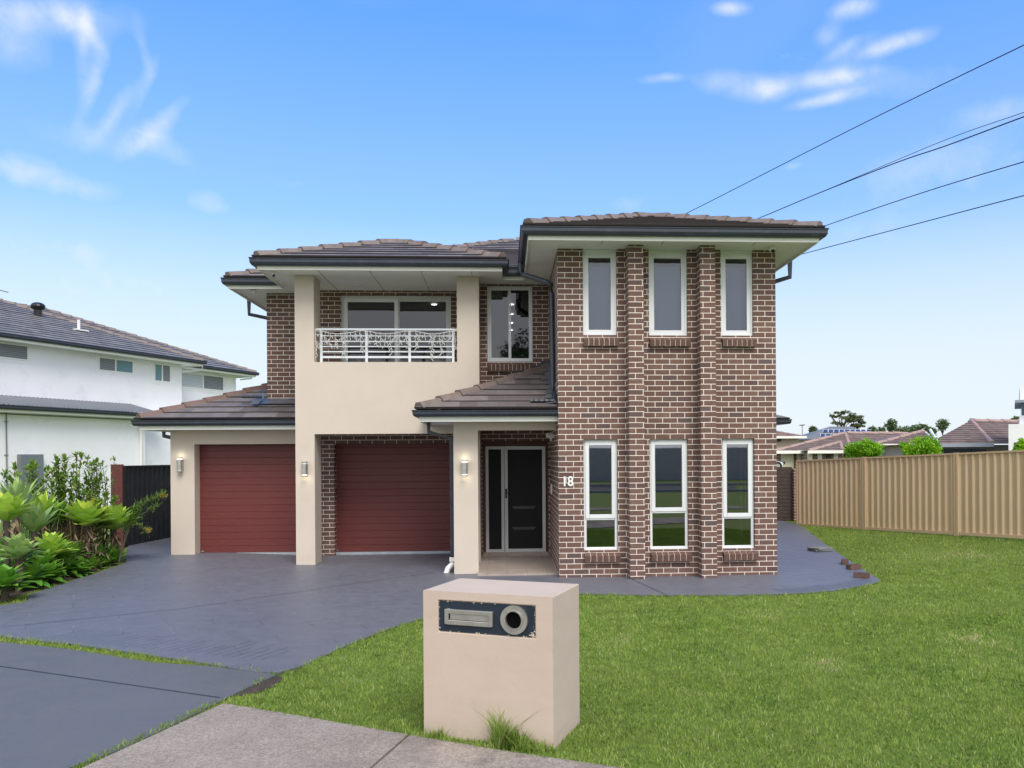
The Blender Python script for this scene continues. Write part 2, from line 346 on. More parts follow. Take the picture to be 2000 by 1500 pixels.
# ------------------------------------------------------------------ mesh builder
class MB:
    def __init__(s): s.v = []; s.f = []; s.m = []; s.uv = []; s.t = []
    def face(s, pts, mi=0, uv=None, tint=.5):
        b = len(s.v); s.v += [tuple(p) for p in pts]
        s.f.append(tuple(range(b, b+len(pts)))); s.m.append(mi); s.t.append(tint)
        if uv is None:
            p0, p1, p2 = Vector(pts[0]), Vector(pts[1]), Vector(pts[2])
            n = (p1-p0).cross(p2-p0)
            a = [abs(x) for x in n]
            if a[2] >= a[0] and a[2] >= a[1]: uv = [(p[0], p[1]) for p in pts]
            elif a[1] >= a[0]: uv = [(p[0], p[2]) for p in pts]
            else: uv = [(p[1]-12.78+.83, p[2]) for p in pts]
        s.uv.append(uv)
    def box(s, x0, x1, y0, y1, z0, z1, mi=0, skip='', tint=.5):
        P = lambda x, y, z: (x, y, z)
        if '-y' not in skip: s.face([P(x0, y0, z0), P(x1, y0, z0), P(x1, y0, z1), P(x0, y0, z1)], mi, tint=tint)
        if '+y' not in skip: s.face([P(x1, y1, z0), P(x0, y1, z0), P(x0, y1, z1), P(x1, y1, z1)], mi, tint=tint)
        if '-x' not in skip: s.face([P(x0, y1, z0), P(x0, y0, z0), P(x0, y0, z1), P(x0, y1, z1)], mi, tint=tint)
        if '+x' not in skip: s.face([P(x1, y0, z0), P(x1, y1, z0), P(x1, y1, z1), P(x1, y0, z1)], mi, tint=tint)
        if '+z' not in skip: s.face([P(x0, y0, z1), P(x1, y0, z1), P(x1, y1, z1), P(x0, y1, z1)], mi, tint=tint)
        if '-z' not in skip: s.face([P(x0, y1, z0), P(x1, y1, z0), P(x1, y0, z0), P(x0, y0, z0)], mi, tint=tint)
        return s
    def wall(s, x0, x1, z0, z1, y, depth, holes=(), mi=0):
        """front face at y (facing -Y) with rectangular holes and reveals"""
        xs = sorted({x0, x1, *[h[0] for h in holes], *[h[1] for h in holes]}); xs = [x for x in xs if x0 <= x <= x1]
        zs = sorted({z0, z1, *[h[2] for h in holes], *[h[3] for h in holes]}); zs = [z for z in zs if z0 <= z <= z1]
        for a, b in zip(xs, xs[1:]):
            for c, d in zip(zs, zs[1:]):
                mx, mz = (a+b)/2, (c+d)/2
                if any(h[0] < mx < h[1] and h[2] < mz < h[3] for h in holes): continue
                s.face([(a, y, c), (b, y, c), (b, y, d), (a, y, d)], mi)
                s.face([(b, y+depth, c), (a, y+depth, c), (a, y+depth, d), (b, y+depth, d)], mi)
        for h in holes:
            a, b, c, d = h[:4]; Y = y+depth
            s.face([(a, y, c), (a, Y, c), (a, Y, d), (a, y, d)], mi)
            s.face([(b, Y, c), (b, y, c), (b, y, d), (b, Y, d)], mi)
            if c > z0: s.face([(a, y, c), (b, y, c), (b, Y, c), (a, Y, c)], mi)
            if d < z1: s.face([(a, Y, d), (b, Y, d), (b, y, d), (a, y, d)], mi)
        return s
    def tube(s, pts, r, n=8, mi=0, cap=True, tint=.5):
        pts = [Vector(p) for p in pts]
        rs = r if isinstance(r, (list, tuple)) else [r]*len(pts)
        rings = []
        for i, p in enumerate(pts):
            d = (pts[min(i+1, len(pts)-1)]-pts[max(i-1, 0)]).normalized()
            up = Vector((0, 0, 1)) if abs(d.z) < .95 else Vector((0, 1, 0))
            a = d.cross(up).normalized(); b = d.cross(a).normalized()
            rings.append([p+(a*math.cos(2*math.pi*k/n)+b*math.sin(2*math.pi*k/n))*rs[i] for k in range(n)])
        for A, B in zip(rings, rings[1:]):
            for k in range(n):
                s.face([A[k], B[k], B[(k+1) % n], A[(k+1) % n]], mi, tint=tint)
        if cap:
            s.face(rings[0], mi, tint=tint); s.face(rings[-1][::-1], mi, tint=tint)
        return s
    def rtube(s, pts, w, d, mi=0):
        """rectangular downpipe through points, w along X, d along Y-ish"""
        pts = [Vector(p) for p in pts]
        rings = []
        for i, p in enumerate(pts):
            dr = (pts[min(i+1, len(pts)-1)]-pts[max(i-1, 0)]).normalized()
            b = Vector((0, 1, 0)); a = dr.cross(b)
            if a.length < .2: b = Vector((1, 0, 0)); a = dr.cross(b)
            a.normalize(); b = dr.cross(a).normalized()
            k = 1.
            rings.append([p+a*w/2*k+b*d/2, p-a*w/2*k+b*d/2, p-a*w/2*k-b*d/2, p+a*w/2*k-b*d/2])
        for A, B in zip(rings, rings[1:]):
            for k in range(4): s.face([A[k], B[k], B[(k+1) % 4], A[(k+1) % 4]], mi)
        s.face(rings[0], mi); s.face(rings[-1][::-1], mi)
        return s
    def cyl(s, c, r, z0, z1, n=16, mi=0): return s.tube([(c[0], c[1], z0), (c[0], c[1], z1)], r, n, mi)
    def sweep(s, path, prof, mi=0, closed=True, caps=True):
        """prof = list of (outward, z); path 2D, outward is to its right"""
        n = len(path); P = [Vector((p[0], p[1])) for p in path]
        off = []
        for i in range(n):
            d0 = (P[i]-P[i-1]).normalized() if i > 0 else None
            d1 = (P[i+1]-P[i]).normalized() if i < n-1 else None
            if d0 is None: d0 = d1
            if d1 is None: d1 = d0
            r0 = Vector((d0.y, -d0.x)); r1 = Vector((d1.y, -d1.x))
            m = (r0+r1); m = m/m.length; m = m/max(.3, m.dot(r0)); off.append(m)
        rings = [[(P[i].x+off[i].x*o, P[i].y+off[i].y*o, z) for o, z in prof] for i in range(n)]
        k = len(prof)
        for A, B in zip(rings, rings[1:]):
            for j in range(k if closed else k-1):
                s.face([A[j], B[j], B[(j+1) % k], A[(j+1) % k]], mi)
        if caps and closed: s.face(rings[0], mi); s.face(rings[-1][::-1], mi)
        return s
    def build(s, name, mats, parent=None, local=False, smooth=False, origin=None, bevel=0.):
        """vertices are world coordinates unless local; parent is an unrotated thing then"""
        o = bpy.data.objects.new(name, None) if not s.f else None
        me = bpy.data.meshes.new(name)
        off = Vector((0, 0, 0))
        if not local:
            if parent is not None: off = wloc(parent)
            elif origin is not None: off = Vector(origin)
            else:
                a = np.array(s.v); off = Vector(((a[:, 0].min()+a[:, 0].max())/2, (a[:, 1].min()+a[:, 1].max())/2, a[:, 2].min()))
        vv = [(v[0]-off.x, v[1]-off.y, v[2]-off.z) for v in s.v]
        me.from_pydata(vv, [], s.f)
        if not isinstance(mats, (list, tuple)): mats = [mats]
        for m in mats: me.materials.append(M[m] if isinstance(m, str) else m)
        me.polygons.foreach_set('material_index', s.m)
        ul = me.uv_layers.new(name='UVMap')
        flat = [c for f in s.uv for q in f for c in q]
        ul.data.foreach_set('uv', flat)
        ta = me.attributes.new('tint', 'FLOAT', 'FACE'); ta.data.foreach_set('value', s.t)
        if smooth:
            bm = bmesh.new(); bm.from_mesh(me); bmesh.ops.remove_doubles(bm, verts=bm.verts, dist=1e-4); bm.to_mesh(me); bm.free()
            me.polygons.foreach_set('use_smooth', [True]*len(me.polygons))
        me.update()
        o = bpy.data.objects.new(name, me); col.objects.link(o)
        if parent is not None: o.parent = parent; WL[o.name] = off if not local else wloc(parent)
        else:
            if not local: o.location = off
            WL[o.name] = off
        if bevel:
            bm = bmesh.new(); bm.from_mesh(me); bmesh.ops.remove_doubles(bm, verts=bm.verts, dist=1e-4)
            bm.to_mesh(me); bm.free()
            b = o.modifiers.new('bevel', 'BEVEL'); b.width = bevel; b.segments = 2; b.limit_method = 'ANGLE'
        return o
WL = {}
def wloc(o): return Vector(WL.get(o.name, (0, 0, 0)))
def tag(o, label=None, cat=None, group=None, kind=None):
    if label: o['label'] = label
    if cat: o['category'] = cat
    if group: o['group'] = group
    if kind: o['kind'] = kind
    return o
def thing(name, label, cat, loc, rz=0., group=None):
    o = bpy.data.objects.new(name, None); col.objects.link(o); o.location = loc; o.rotation_euler = (0, 0, rz)
    o.empty_display_size = .2
    WL[o.name] = Vector(loc)
    return tag(o, label, cat, group)

# ------------------------------------------------------------------ roofs
def roof_face(mb, pts, ex=.32, mi=0, s_org=None, lift=.019):
    P = [Vector(p) for p in pts]
    n = Vector((0, 0, 0))
    for i in range(len(P)): n += P[i].cross(P[(i+1) % len(P)])
    n.normalize()
    if n.z < 0: n = -n
    e = Vector((-n.y, n.x, 0)).normalized(); sdir = n.cross(e)
    if sdir.z < 0: sdir = -sdir
    o = min(P, key=lambda p: p.dot(sdir))
    s0 = o.dot(sdir) if s_org is None else s_org
    bm = bmesh.new(); vs = [bm.verts.new(p) for p in P]; bm.faces.new(vs)
    smax = max(p.dot(sdir) for p in P)
    k = 1
    while s0+k*ex < smax-1e-4:
        q = sdir*(s0+k*ex)
        bmesh.ops.bisect_plane(bm, geom=bm.verts[:]+bm.edges[:]+bm.faces[:], plane_co=q, plane_no=sdir, dist=1e-5); k += 1
    for f in bm.faces:
        vs = [v.co.copy() for v in f.verts]
        sc = sum(v.dot(sdir) for v in vs)/len(vs); band = math.floor((sc-s0)/ex)
        top = []; uvs = []
        jit = random.uniform(-.003, .003)
        for v in vs:
            fr = (v.dot(sdir)-s0)/ex-band; top.append(v+n*(lift*(1-fr)+.004+jit))
            uvs.append((v.dot(e), v.dot(sdir)-s0))
        nn = (top[1]-top[0]).cross(top[2]-top[0])
        if nn.dot(n) < 0: top.reverse(); uvs.reverse(); vs.reverse()
        mb.face(top, mi, uvs)
        for i in range(len(vs)):
            a, b = vs[i], vs[(i+1) % len(vs)]
            if abs((a.dot(sdir)-s0)/ex-band) < 1e-3 and abs((b.dot(sdir)-s0)/ex-band) < 1e-3:
                A, B = top[i], top[(i+1) % len(vs)]
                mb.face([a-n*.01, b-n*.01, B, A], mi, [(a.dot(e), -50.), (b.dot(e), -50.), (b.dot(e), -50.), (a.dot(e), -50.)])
    bm.free()
def ridge_caps(mb, p0, p1, seg=.42, w=.115, h=.06, mi=0):
    p0, p1 = Vector(p0), Vector(p1); p0 = p0+(p1-p0).normalized()*.12; L = (p1-p0).length; n = max(1, round(L/seg)); d = (p1-p0)/n; u = d.normalized()
    side = u.cross(Vector((0, 0, 1))).normalized(); up = side.cross(u)
    for i in range(n):
        a = p0+d*i-u*.03; b = p0+d*(i+1)+u*.02
        ta = random.random()
        j = Vector((0, 0, random.uniform(-.005, .005)))
        def ring(c, k, lf): return [c-side*w*k+up*(lf-.05)+j, c-side*w*.45*k+up*(lf+h*.72)+j, c+up*(lf+h*.8)+j, c+side*w*.45*k+up*(lf+h*.72)+j, c+side*w*k+up*(lf-.05)+j]
        A = ring(a, 1.10, .034); B = ring(b, .94, .0)
        for q in range(4): mb.face([A[q], A[q+1], B[q+1], B[q]], mi, tint=ta)
        mb.face(A[::-1], mi); mb.face(B, mi)

def gutter_prof(zt, h=.115, w=.115):
    return [(0, zt), (-.012, zt+.004), (-.012, zt-.02), (-.02, zt-.03), (-.02, zt-h*.6), (-.038, zt-h*.92), (-.05, zt-h), (-w, zt-h), (-w, zt-.015), (-w+.008, zt-.015), (-w+.008, zt-h+.01), (-.055, zt-h+.01), (-.03, zt-h*.6), (-.028, zt-.006)]

# ================================================================== THE HOUSE
SOF = 5.265
house = thing('house', 'two-storey brown brick and cream rendered house with maroon garage doors, number 18', 'house', (0, 15, 0))
BY = 12.78
LOWW = [(1.23, 1.778), (2.295, 2.92), (3.467, 4.003)]
mb = MB()
holes = [(1.237, 1.782, 3.89, SOF), (2.297, 2.925, 3.885, SOF), (3.469, 4.0, 3.885, SOF)]+[(a, b, .45, 2.222) for a, b in LOWW]
mb.wall(.83, 4.365, 0, SOF, BY, .11, holes)
mb.face([(4.365, BY, 0), (4.365, 24, 0), (4.365, 24, SOF), (4.365, BY, SOF)])
mb.face([(.83, 15.45, 0), (.83, BY, 0), (.83, BY, SOF), (.83, 15.45, SOF)])
bw = mb.build('brick_wall', 'brick', house); tag(bw, 'projecting brick bay wall with six tall windows')
for x0 in (1.925, 3.065):
    mb = MB(); mb.box(x0, x0+.24, 12.50, BY-.001, 0, SOF-.002, skip='+y'); p = mb.build('brick_pier', 'brick', house)
# entry wall
mb = MB(); mb.wall(-.48, .83, 0, SOF, 15.45, .11, [(-.455, .80, 0, 2.255), (-.352, .52, 3.78, 5.235)])
tag(mb.build('brick_wall', 'brick', house), 'recessed brick wall round the front door')
mb = MB(); mb.wall(-3.8, -.48, 3.3, SOF, 16.1, .11, [(-3.25, -1.083, 3.33, 5.17)])
tag(mb.build('brick_wall', 'brick', house), 'brick wall behind the balcony')
mb = MB(); mb.wall(-3.8, -.48, 0, 2.6, 16.1, .24, [(-3.40, -.72, 0, 2.232)])
tag(mb.build('brick_wall', 'brick', house), 'brick wall round the right garage door')
mb = MB(); mb.face([(-4.775, 16.4, 2.85), (-3.79, 16.4, 2.85), (-3.79, 16.4, SOF), (-4.775, 16.4, SOF)])
mb.face([(-4.775, 24, 2.85), (-4.775, 16.4, 2.85), (-4.775, 16.4, SOF), (-4.775, 24, SOF)])
mb.face([(-3.79, 16.4, 0), (-3.79, 16.1, 0), (-3.79, 16.1, SOF), (-3.79, 16.4, SOF)])
tag(mb.build('brick_wall', 'brick', house), 'upper brick wall above the left garage roof')
mb = MB()   # hidden rear of the house, closes the volume
mb.face([(4.365, 24, 0), (-6.47, 24, 0), (-6.47, 24, 2.6), (4.365, 24, 2.6)])
mb.face([(4.365, 24, 2.6), (-4.775, 24, 2.6), (-4.775, 24, SOF), (4.365, 24, SOF)])
mb.build('rear_wall', 'brick', house)
# rendered frame of the balcony
mb = MB()
mb.box(-3.80, -3.46, 14.75, 15.26, 0, SOF-.002)
mb.box(-.885, -.484, 14.75, 15.448, 0, SOF-.002)
mb.box(-3.46, -.885, 14.75, 14.95, 2.386, 3.69)
mb.box(-3.80, -.484, 14.95, 16.098, 2.56, 3.28)
mb.build('balcony_frame', 'render', house)
# garage rendered front
mb = MB(); mb.wall(-6.47, -3.795, 0, 2.55, 15.9, .30, [(-6.02, -3.9, 0, 2.235)])
mb.face([(-6.47, 24, 0), (-6.47, 15.9, 0), (-6.47, 15.9, 2.55), (-6.47, 24, 2.55)])
mb.build('garage_wall', 'render', house)
# porch column + beam
mb = MB(); mb.box(-.872, -.47, 13.35, 13.77, 0, 2.548)
mb.box(-.47, .828, 13.35, 13.60, 2.395, 2.548); mb.box(-.80, -.50, 13.77, 14.748, 2.395, 2.548)
mb.build('porch_column', 'render', house)
mb = MB(); mb.box(-.484, .83, 13.08, 15.62, -.05, .055); mb.box(-.45, .80, 15.40, 15.62, .055, .125)
mb.build('porch_floor', 'porch_tile', house)

# ---- soffits
def slab(x0, x1, y0, y1, z, t=.012): mb = MB(); mb.box(x0, x1, y0, y1, z, z+t); return mb.build('soffit', 'soffit', house)
slab(.345, 4.845, 12.15, 24, SOF); slab(-4.30, -.05, 14.22, 15.82, SOF); slab(-.05, .345, 14.92, 15.82, SOF); slab(-5.33, .345, 15.82, 24, SOF)
mb = MB()
# joint strips between the sheets
for x in (-3.3, -2.4, -1.5, -.6): mb.box(x-.006, x+.006, 14.23, 16.09, SOF-.004, SOF+.002)
for x in (1.5, 2.45, 3.9): mb.box(x-.006, x+.006, 12.16, 12.5, SOF-.004, SOF+.002)
tag(mb.build('soffit_joint', 'kerb', house), kind='stuff')
slab(-1.38, -.885, 12.92, 14.749, 2.545); slab(-.885, .828, 12.92, 15.448, 2.550)
slab(-6.86, -3.8, 15.47, 15.9, 2.545); slab(-6.86, -6.47, 15.9, 24, 2.545)

# ---- roofs with tiles, caps, fascia, gutters
def Zr(top, p, d): return top+.012+p*d
ZT = 5.42
PB, PK, PM = .36, .39, .40
top_path = [(-5.45, 24), (-5.45, 15.70), (-4.42, 15.70), (-4.42, 14.10), (.07, 14.10), (.07, 14.80), (.23, 14.80), (.23, 12.03), (4.96, 12.03), (4.96, 24)]
mb = MB()
e = .05
# bay (block) roof
x0, x1, y0 = .23+e, 4.96-e, 12.03+e; cxm = (x0+x1)/2; hd = (x1-x0)/2
zb = lambda d: Zr(ZT, PB, d)
pk = (cxm, y0+hd, zb(hd+e)); A = (x0, y0, zb(e)); B = (x1, y0, zb(e)); rb = (cxm, 22, zb(hd+e))
roof_face(mb, [A, B, pk]); roof_face(mb, [(x0, 22, zb(e)), A, pk, rb]); roof_face(mb, [B, (x1, 22, zb(e)), rb, pk])
# balcony roof
x0b, x1b, y0b = -4.42+e, .07-e, 14.10+e; cxb = (x0b+x1b)/2; hb = (x1b-x0b)/2
zk = lambda d: Zr(ZT, PK, d)
pkb = (cxb, y0b+hb, zk(hb+e)); Ab = (x0b, y0b, zk(e)); Bb = (x1b, y0b, zk(e)); rbb = (cxb, 18.5, zk(hb+e))
roof_face(mb, [Ab, Bb, pkb]); roof_face(mb, [(x0b, 18.5, zk(e)), Ab, pkb, rbb]); roof_face(mb, [Bb, (x1b, 18.5, zk(e)), rbb, pkb])
# main hip
x0m, y0m = -5.45+e, 15.70+e; hm = 5.6
zm = lambda d: Zr(ZT, PM, d)
pkm = (x0m+hm, y0m+hm, zm(hm+e)); rm = (4.2, y0m+hm, zm(hm+e)); Am = (x0m, y0m, zm(e))
roof_face(mb, [Am, (4.2, y0m, zm(e)), rm, pkm]); roof_face(mb, [(x0m, y0m+2*hm, zm(e)), Am, pkm])
roof_face(mb, [(4.2, y0m+2*hm, zm(e)), (x0m, y0m+2*hm, zm(e)), pkm, rm])
# small infill over the entry
roof_face(mb, [(-.6, 14.85, Zr(ZT, .33, e)), (.6, 14.85, Zr(ZT, .33, e)), (.6, 19.4, Zr(ZT, .33, 4.6)), (-.6, 19.4, Zr(ZT, .33, 4.6))])
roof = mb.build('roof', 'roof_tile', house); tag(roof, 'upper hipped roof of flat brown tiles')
for a, b in ((A, pk), (B, pk), (pk, rb), (Ab, pkb), (Bb, pkb), (pkb, rbb), (Am, pkm), (pkm, rm)):
    mb = MB(); ridge_caps(mb, a, b); mb.build('ridge_cap', 'ridge', roof)
mb = MB(); mb.sweep(top_path, gutter_prof(ZT, .125, .12)); mb.build('gutter', 'gutter', roof)
mb = MB(); mb.sweep(top_path, [(-.122, ZT-.02), (-.122, ZT-.19), (-.145, ZT-.19), (-.145, ZT-.02)]); mb.build('fascia', 'fascia', roof)
# porch roof
PP = .40; ZP = 2.70; zp = lambda d: Zr(ZP, PP, d)
xa, ya = -1.5+e, 12.80+e
hip = lambda t: (xa+t, ya+t, zp(t+e))
T = .829-xa
mb = MB()
roof_face(mb, [hip(0), (.829, ya, zp(e)), hip(T)])
t1 = -.484-xa
roof_face(mb, [hip(0), hip(1.898), (xa, 14.748, zp(e))]) if False else None
tt = 14.748-ya
roof_face(mb, [hip(0), hip(t1), (-.484, 14.748, zp(t1+e)), (xa, 14.748, zp(e))])
roof_face(mb, [hip(t1), hip(T), (.829, 15.448, zp(T+e)), (-.484, 15.448, zp(t1+e))], s_org=None)
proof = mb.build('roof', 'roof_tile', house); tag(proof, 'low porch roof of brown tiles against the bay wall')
mb = MB(); ridge_caps(mb, hip(0), hip(T-.12)); mb.build('ridge_cap', 'ridge', proof)
pp = [(-1.5, 14.748), (-1.5, 12.80), (.828, 12.80)]
mb = MB(); mb.sweep(pp, gutter_prof(ZP, .10, .115)); mb.build('gutter', 'gutter', proof)
mb = MB(); mb.sweep(pp, [(-.117, ZP-.02), (-.117, ZP-.18), (-.14, ZP-.18), (-.14, ZP-.02)]); mb.build('fascia', 'fascia', proof)
mb = MB()   # stepped flashing
hz = lambda x: zp(x-xa+e)
for i, x in enumerate((-.46, -.22, .02, .26, .50, .66)):
    xe = min(x+.26, .825); zt = .086*math.ceil((hz(xe)+.07)/.086)-.016
    mb.box(x+.003*i, xe, 15.436-.002*i, 15.449, hz(x)-.1, zt+.02)
mb.box(.80, .827, 12.84, 15.44, 2.6, 2.62)
mb.face([(.826, 12.85, zp(.05)), (.826, 15.43, zp(2.55)), (.826, 15.43, zp(2.55)+.13), (.826, 12.85, zp(.05)+.13)])
mb.build('flashing', 'flash', proof)
mb = MB()
for i in range(9):
    y = 12.98+i*.25; z = zp(y-12.85)
    w = random.uniform(.12, .24)
    mb.face([(.82-w, y, z+.045), (.82, y-.02, z+.06), (.82, y+.22, z+.16), (.82-w*.8, y+.2, z+.13)])
mb.build('flashing', 'flash_grey', proof)
# left garage roof
xg, yg = -6.98+e, 15.35+e; ZG = 2.68; zg = lambda d: Zr(ZG, PP, d)
hg = lambda t: (xg+t, yg+t, zg(t+e))
mb = MB()
tw = -4.777-xg
roof_face(mb, [hg(0), (-3.802, yg, zg(e)), (-3.802, 16.398, zg(16.398-yg+e)), (-4.777, 16.398, zg(16.398-yg+e)), hg(tw)])
roof_face(mb, [(xg, 24, zg(e)), hg(0), hg(tw), (-4.777, 24, zg(tw+e))])
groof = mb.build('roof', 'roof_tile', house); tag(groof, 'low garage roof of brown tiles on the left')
mb = MB(); ridge_caps(mb, hg(0), hg(tw)); mb.build('ridge_cap', 'ridge_red', groof)
gp = [(-6.98, 24), (-6.98, 15.35), (-3.802, 15.35)]
mb = MB(); mb.sweep(gp, gutter_prof(ZG, .105, .115)); mb.build('gutter', 'gutter', groof)
mb = MB(); mb.sweep(gp, [(-.117, ZG-.02), (-.117, ZG-.18), (-.14, ZG-.18), (-.14, ZG-.02)]); mb.build('fascia', 'fascia', groof)
mb = MB(); zf = zg(16.39-yg+e)
mb.face([(-4.86, 16.05, zf-.08), (-3.803, 16.05, zf-.08), (-3.803, 16.392, zf+.05), (-4.80, 16.392, zf+.05)])
mb.box(-4.79, -3.803, 16.385, 16.398, zf, zf+.05)
mb.face([(-5.0, 16.0, zf-.085), (-4.82, 15.92, zf-.10), (-4.76, 16.3, zf+.12), (-4.88, 16.35, zf+.13)])
mb.build('flashing', 'flash_grey', groof)
# rear single-storey roof seen to the right
mb = MB(); zr_ = 2.86
roof_face(mb, [(4.4, 20.05, zr_+.02), (7.2, 20.05, zr_+.02), (6.2, 21.0, zr_+.42), (4.4, 21.0, zr_+.42)])
roof_face(mb, [(7.2, 20.05, zr_+.02), (7.2, 24, zr_+.02), (6.2, 24, zr_+.42), (6.2, 21.0, zr_+.42)])
rroof = mb.build('roof', 'roof_tile', house); tag(rroof, 'low rear roof corner showing past the bay')
rp = [(4.37, 20.0), (7.25, 20.0), (7.25, 24)]
mb = MB(); mb.sweep(rp, gutter_prof(zr_, .115, .12)); mb.build('gutter', 'gutter', rroof)
mb = MB(); mb.box(4.37, 6.75, 20.5, 24, 0, 2.75); mb.build('rendered_wall', 'render', house)

# ---- windows
def frame_boxes(mb, x0, x1, z0, z1, y0, y1, w, mi=0):
    mb.box(x0, x0+w, y0, y1, z0, z1, mi); mb.box(x1-w, x1, y0, y1, z0, z1, mi)
    mb.box(x0+w, x1-w, y0, y1, z0, z0+w, mi); mb.box(x0+w, x1-w, y0, y1, z1-w, z1, mi)
def sill(x0, x1, z1, y, par, n):
    mb = MB(); zb_ = z1-.205
    L = x1-x0; w = L/n
    for i in range(n):
        a = x0+i*w+.005; b = x0+(i+1)*w-.005; dz = random.uniform(-.004, .004)
        P = [(a, y-.075, zb_+.02+dz), (b, y-.075, zb_+.02+dz), (b, y-.085, zb_+.125+dz), (a, y-.085, zb_+.125+dz)]
        Q = [(a, y+.06, zb_+.06), (b, y+.06, zb_+.06), (b, y+.06, z1-.01), (a, y+.06, z1-.01)]
        tn = random.random()
        mb.face(P, 0); mb.face([P[3], P[2], Q[2], Q[3]], 0); mb.face([P[1], P[0], Q[0], Q[1]], 0)
        mb.face([P[0], P[3], Q[3], Q[0]], 0); mb.face([P[2], P[1], Q[1], Q[2]], 0)
    a, b = x0+.006, x1-.006
    mb.face([(a, y-.070, zb_+.025), (b, y-.070, zb_+.025), (b, y-.080, zb_+.118), (a, y-.080, zb_+.118)], 1)
    mb.face([(a, y-.080, zb_+.118), (b, y-.080, zb_+.118), (b, y+.06, z1-.018), (a, y+.06, z1-.018)], 1)
    mb.face([(b, y-.070, zb_+.025), (a, y-.070, zb_+.025), (a, y+.05, zb_+.065), (b, y+.05, zb_+.065)], 1)
    return mb.build('sill', ['brick_sill', 'mortar'], par)
for i, (a, b, z0, z1) in enumerate(((1.237, 1.782, 3.89, 5.225), (2.297, 2.925, 3.885, 5.225), (3.469, 4.0, 3.885, 5.225))):
    y = BY+.045
    mb = MB(); frame_boxes(mb, a+.002, b-.002, z0, z1, y, y+.06, .035); mb.box(a+.002, b-.002, y-.012, y+.03, z1+.001, SOF-.002)
    w = mb.build('window', 'frame', house, bevel=.003); tag(w, 'tall upper bay window')
    mb = MB(); frame_boxes(mb, a+.037, b-.037, z0+.035, z1-.035, y+.008, y+.045, .055); mb.build('sash', 'frame', w, bevel=.003)
    mb = MB(); mb.face([(a+.09, y+.028, z0+.09), (b-.09, y+.028, z0+.09), (b-.09, y+.028, z1-.09), (a+.09, y+.028, z1-.09)]); mb.build('pane', 'glass_up', w)
    mb = MB(); yb = y+.13
    if i < 2: mb.face([(a, yb, z0), (b, yb, z0), (b, yb, z1-.20), (a, yb, z1-.20)])
    else:
        n = 14
        for k in range(n):
            xa_, xb_ = a+(b-a)*k/n, a+(b-a)*(k+1)/n
            mb.face([(xa_, yb+.015*(k % 2), z0), (xb_, yb+.015*((k+1) % 2), z0), (xb_, yb+.015*((k+1) % 2), z1-.20), (xa_, yb+.015*(k % 2), z1-.20)])
    mb.build('blind', 'blind', w)
    sill(a+.0, b+.03, z0, BY, w, 7 if i != 1 else 8)
for i, (a, b) in enumerate(LOWW):
    z0, z1, zt = .45, 2.222, (.95, 1.05, .95)[i]; y = BY+.06
    mb = MB(); frame_boxes(mb, a+.002, b-.002, z0, z1-.002, y, y+.065, .042); mb.box(a+.044, b-.044, y, y+.065, zt-.022, zt+.022)
    mb.box(a+.002, b-.002, y-.02, y, z0-.002, z0+.02)
    w = mb.build('window', 'frame', house, bevel=.003); tag(w, 'tall ground-floor bay window with fixed lower pane')
    mb = MB(); frame_boxes(mb, a+.03, b-.03, zt+.006, z1-.03, y-.014, y+.03, .062); mb.build('sash', 'frame', w, bevel=.003)
    for (q0, q1, g, yy) in ((zt+.06, z1-.09, .088, y+.012), (z0+.042, zt-.022, .044, y+.03)):
        mb = MB(); mb.face([(a+g, yy, q0), (b-g, yy, q0), (b-g, yy, q1), (a+g, yy, q1)]); mb.build('pane', 'glass', w)
    sill(a+.0, b+.035, z0, BY, w, 6 if i != 1 else 7)
# small upper window over the entry
a, b, z0, z1, y = -.352, .52, 3.78, 5.235, 15.49
mb = MB(); frame_boxes(mb, a+.002, b-.002, z0, z1-.002, y, y+.06, .05); w = mb.build('window', 'frame', house, bevel=.003); tag(w, 'two-pane sliding window above the porch')
mx = .07
mb = MB(); frame_boxes(mb, a+.05, mx+.015, z0+.05, z1-.05, y+.005, y+.035, .03); frame_boxes(mb, mx-.0+.016, b-.05, z0+.05, z1-.05, y+.015, y+.05, .022); mb.build('sash', 'frame', w)
mb = MB(); mb.face([(a+.08, y+.02, z0+.08), (mx-.015, y+.02, z0+.08), (mx-.015, y+.02, z1-.08), (a+.08, y+.02, z1-.08)]); mb.build('pane', 'glass_screen', w)
mb = MB(); mb.face([(mx+.03, y+.03, z0+.07), (b-.07, y+.03, z0+.07), (b-.07, y+.03, z1-.07), (mx+.03, y+.03, z1-.07)]); mb.build('pane', 'glass_dark', w)
mb = MB(); n = 12
for k in range(n):
    xa_, xb_ = a+.03+(mx-a-.03)*k/n, a+.03+(mx-a-.03)*(k+1)/n
    mb.face([(xa_, y+.13+.02*(k % 2), z0), (xb_, y+.13+.02*((k+1) % 2), z0), (xb_, y+.13+.02*((k+1) % 2), z1), (xa_, y+.13+.02*(k % 2), z1)])
mb.build('curtain', 'curtain', w)
sill(a+.0, b+.01, z0, 15.45, w, 11)
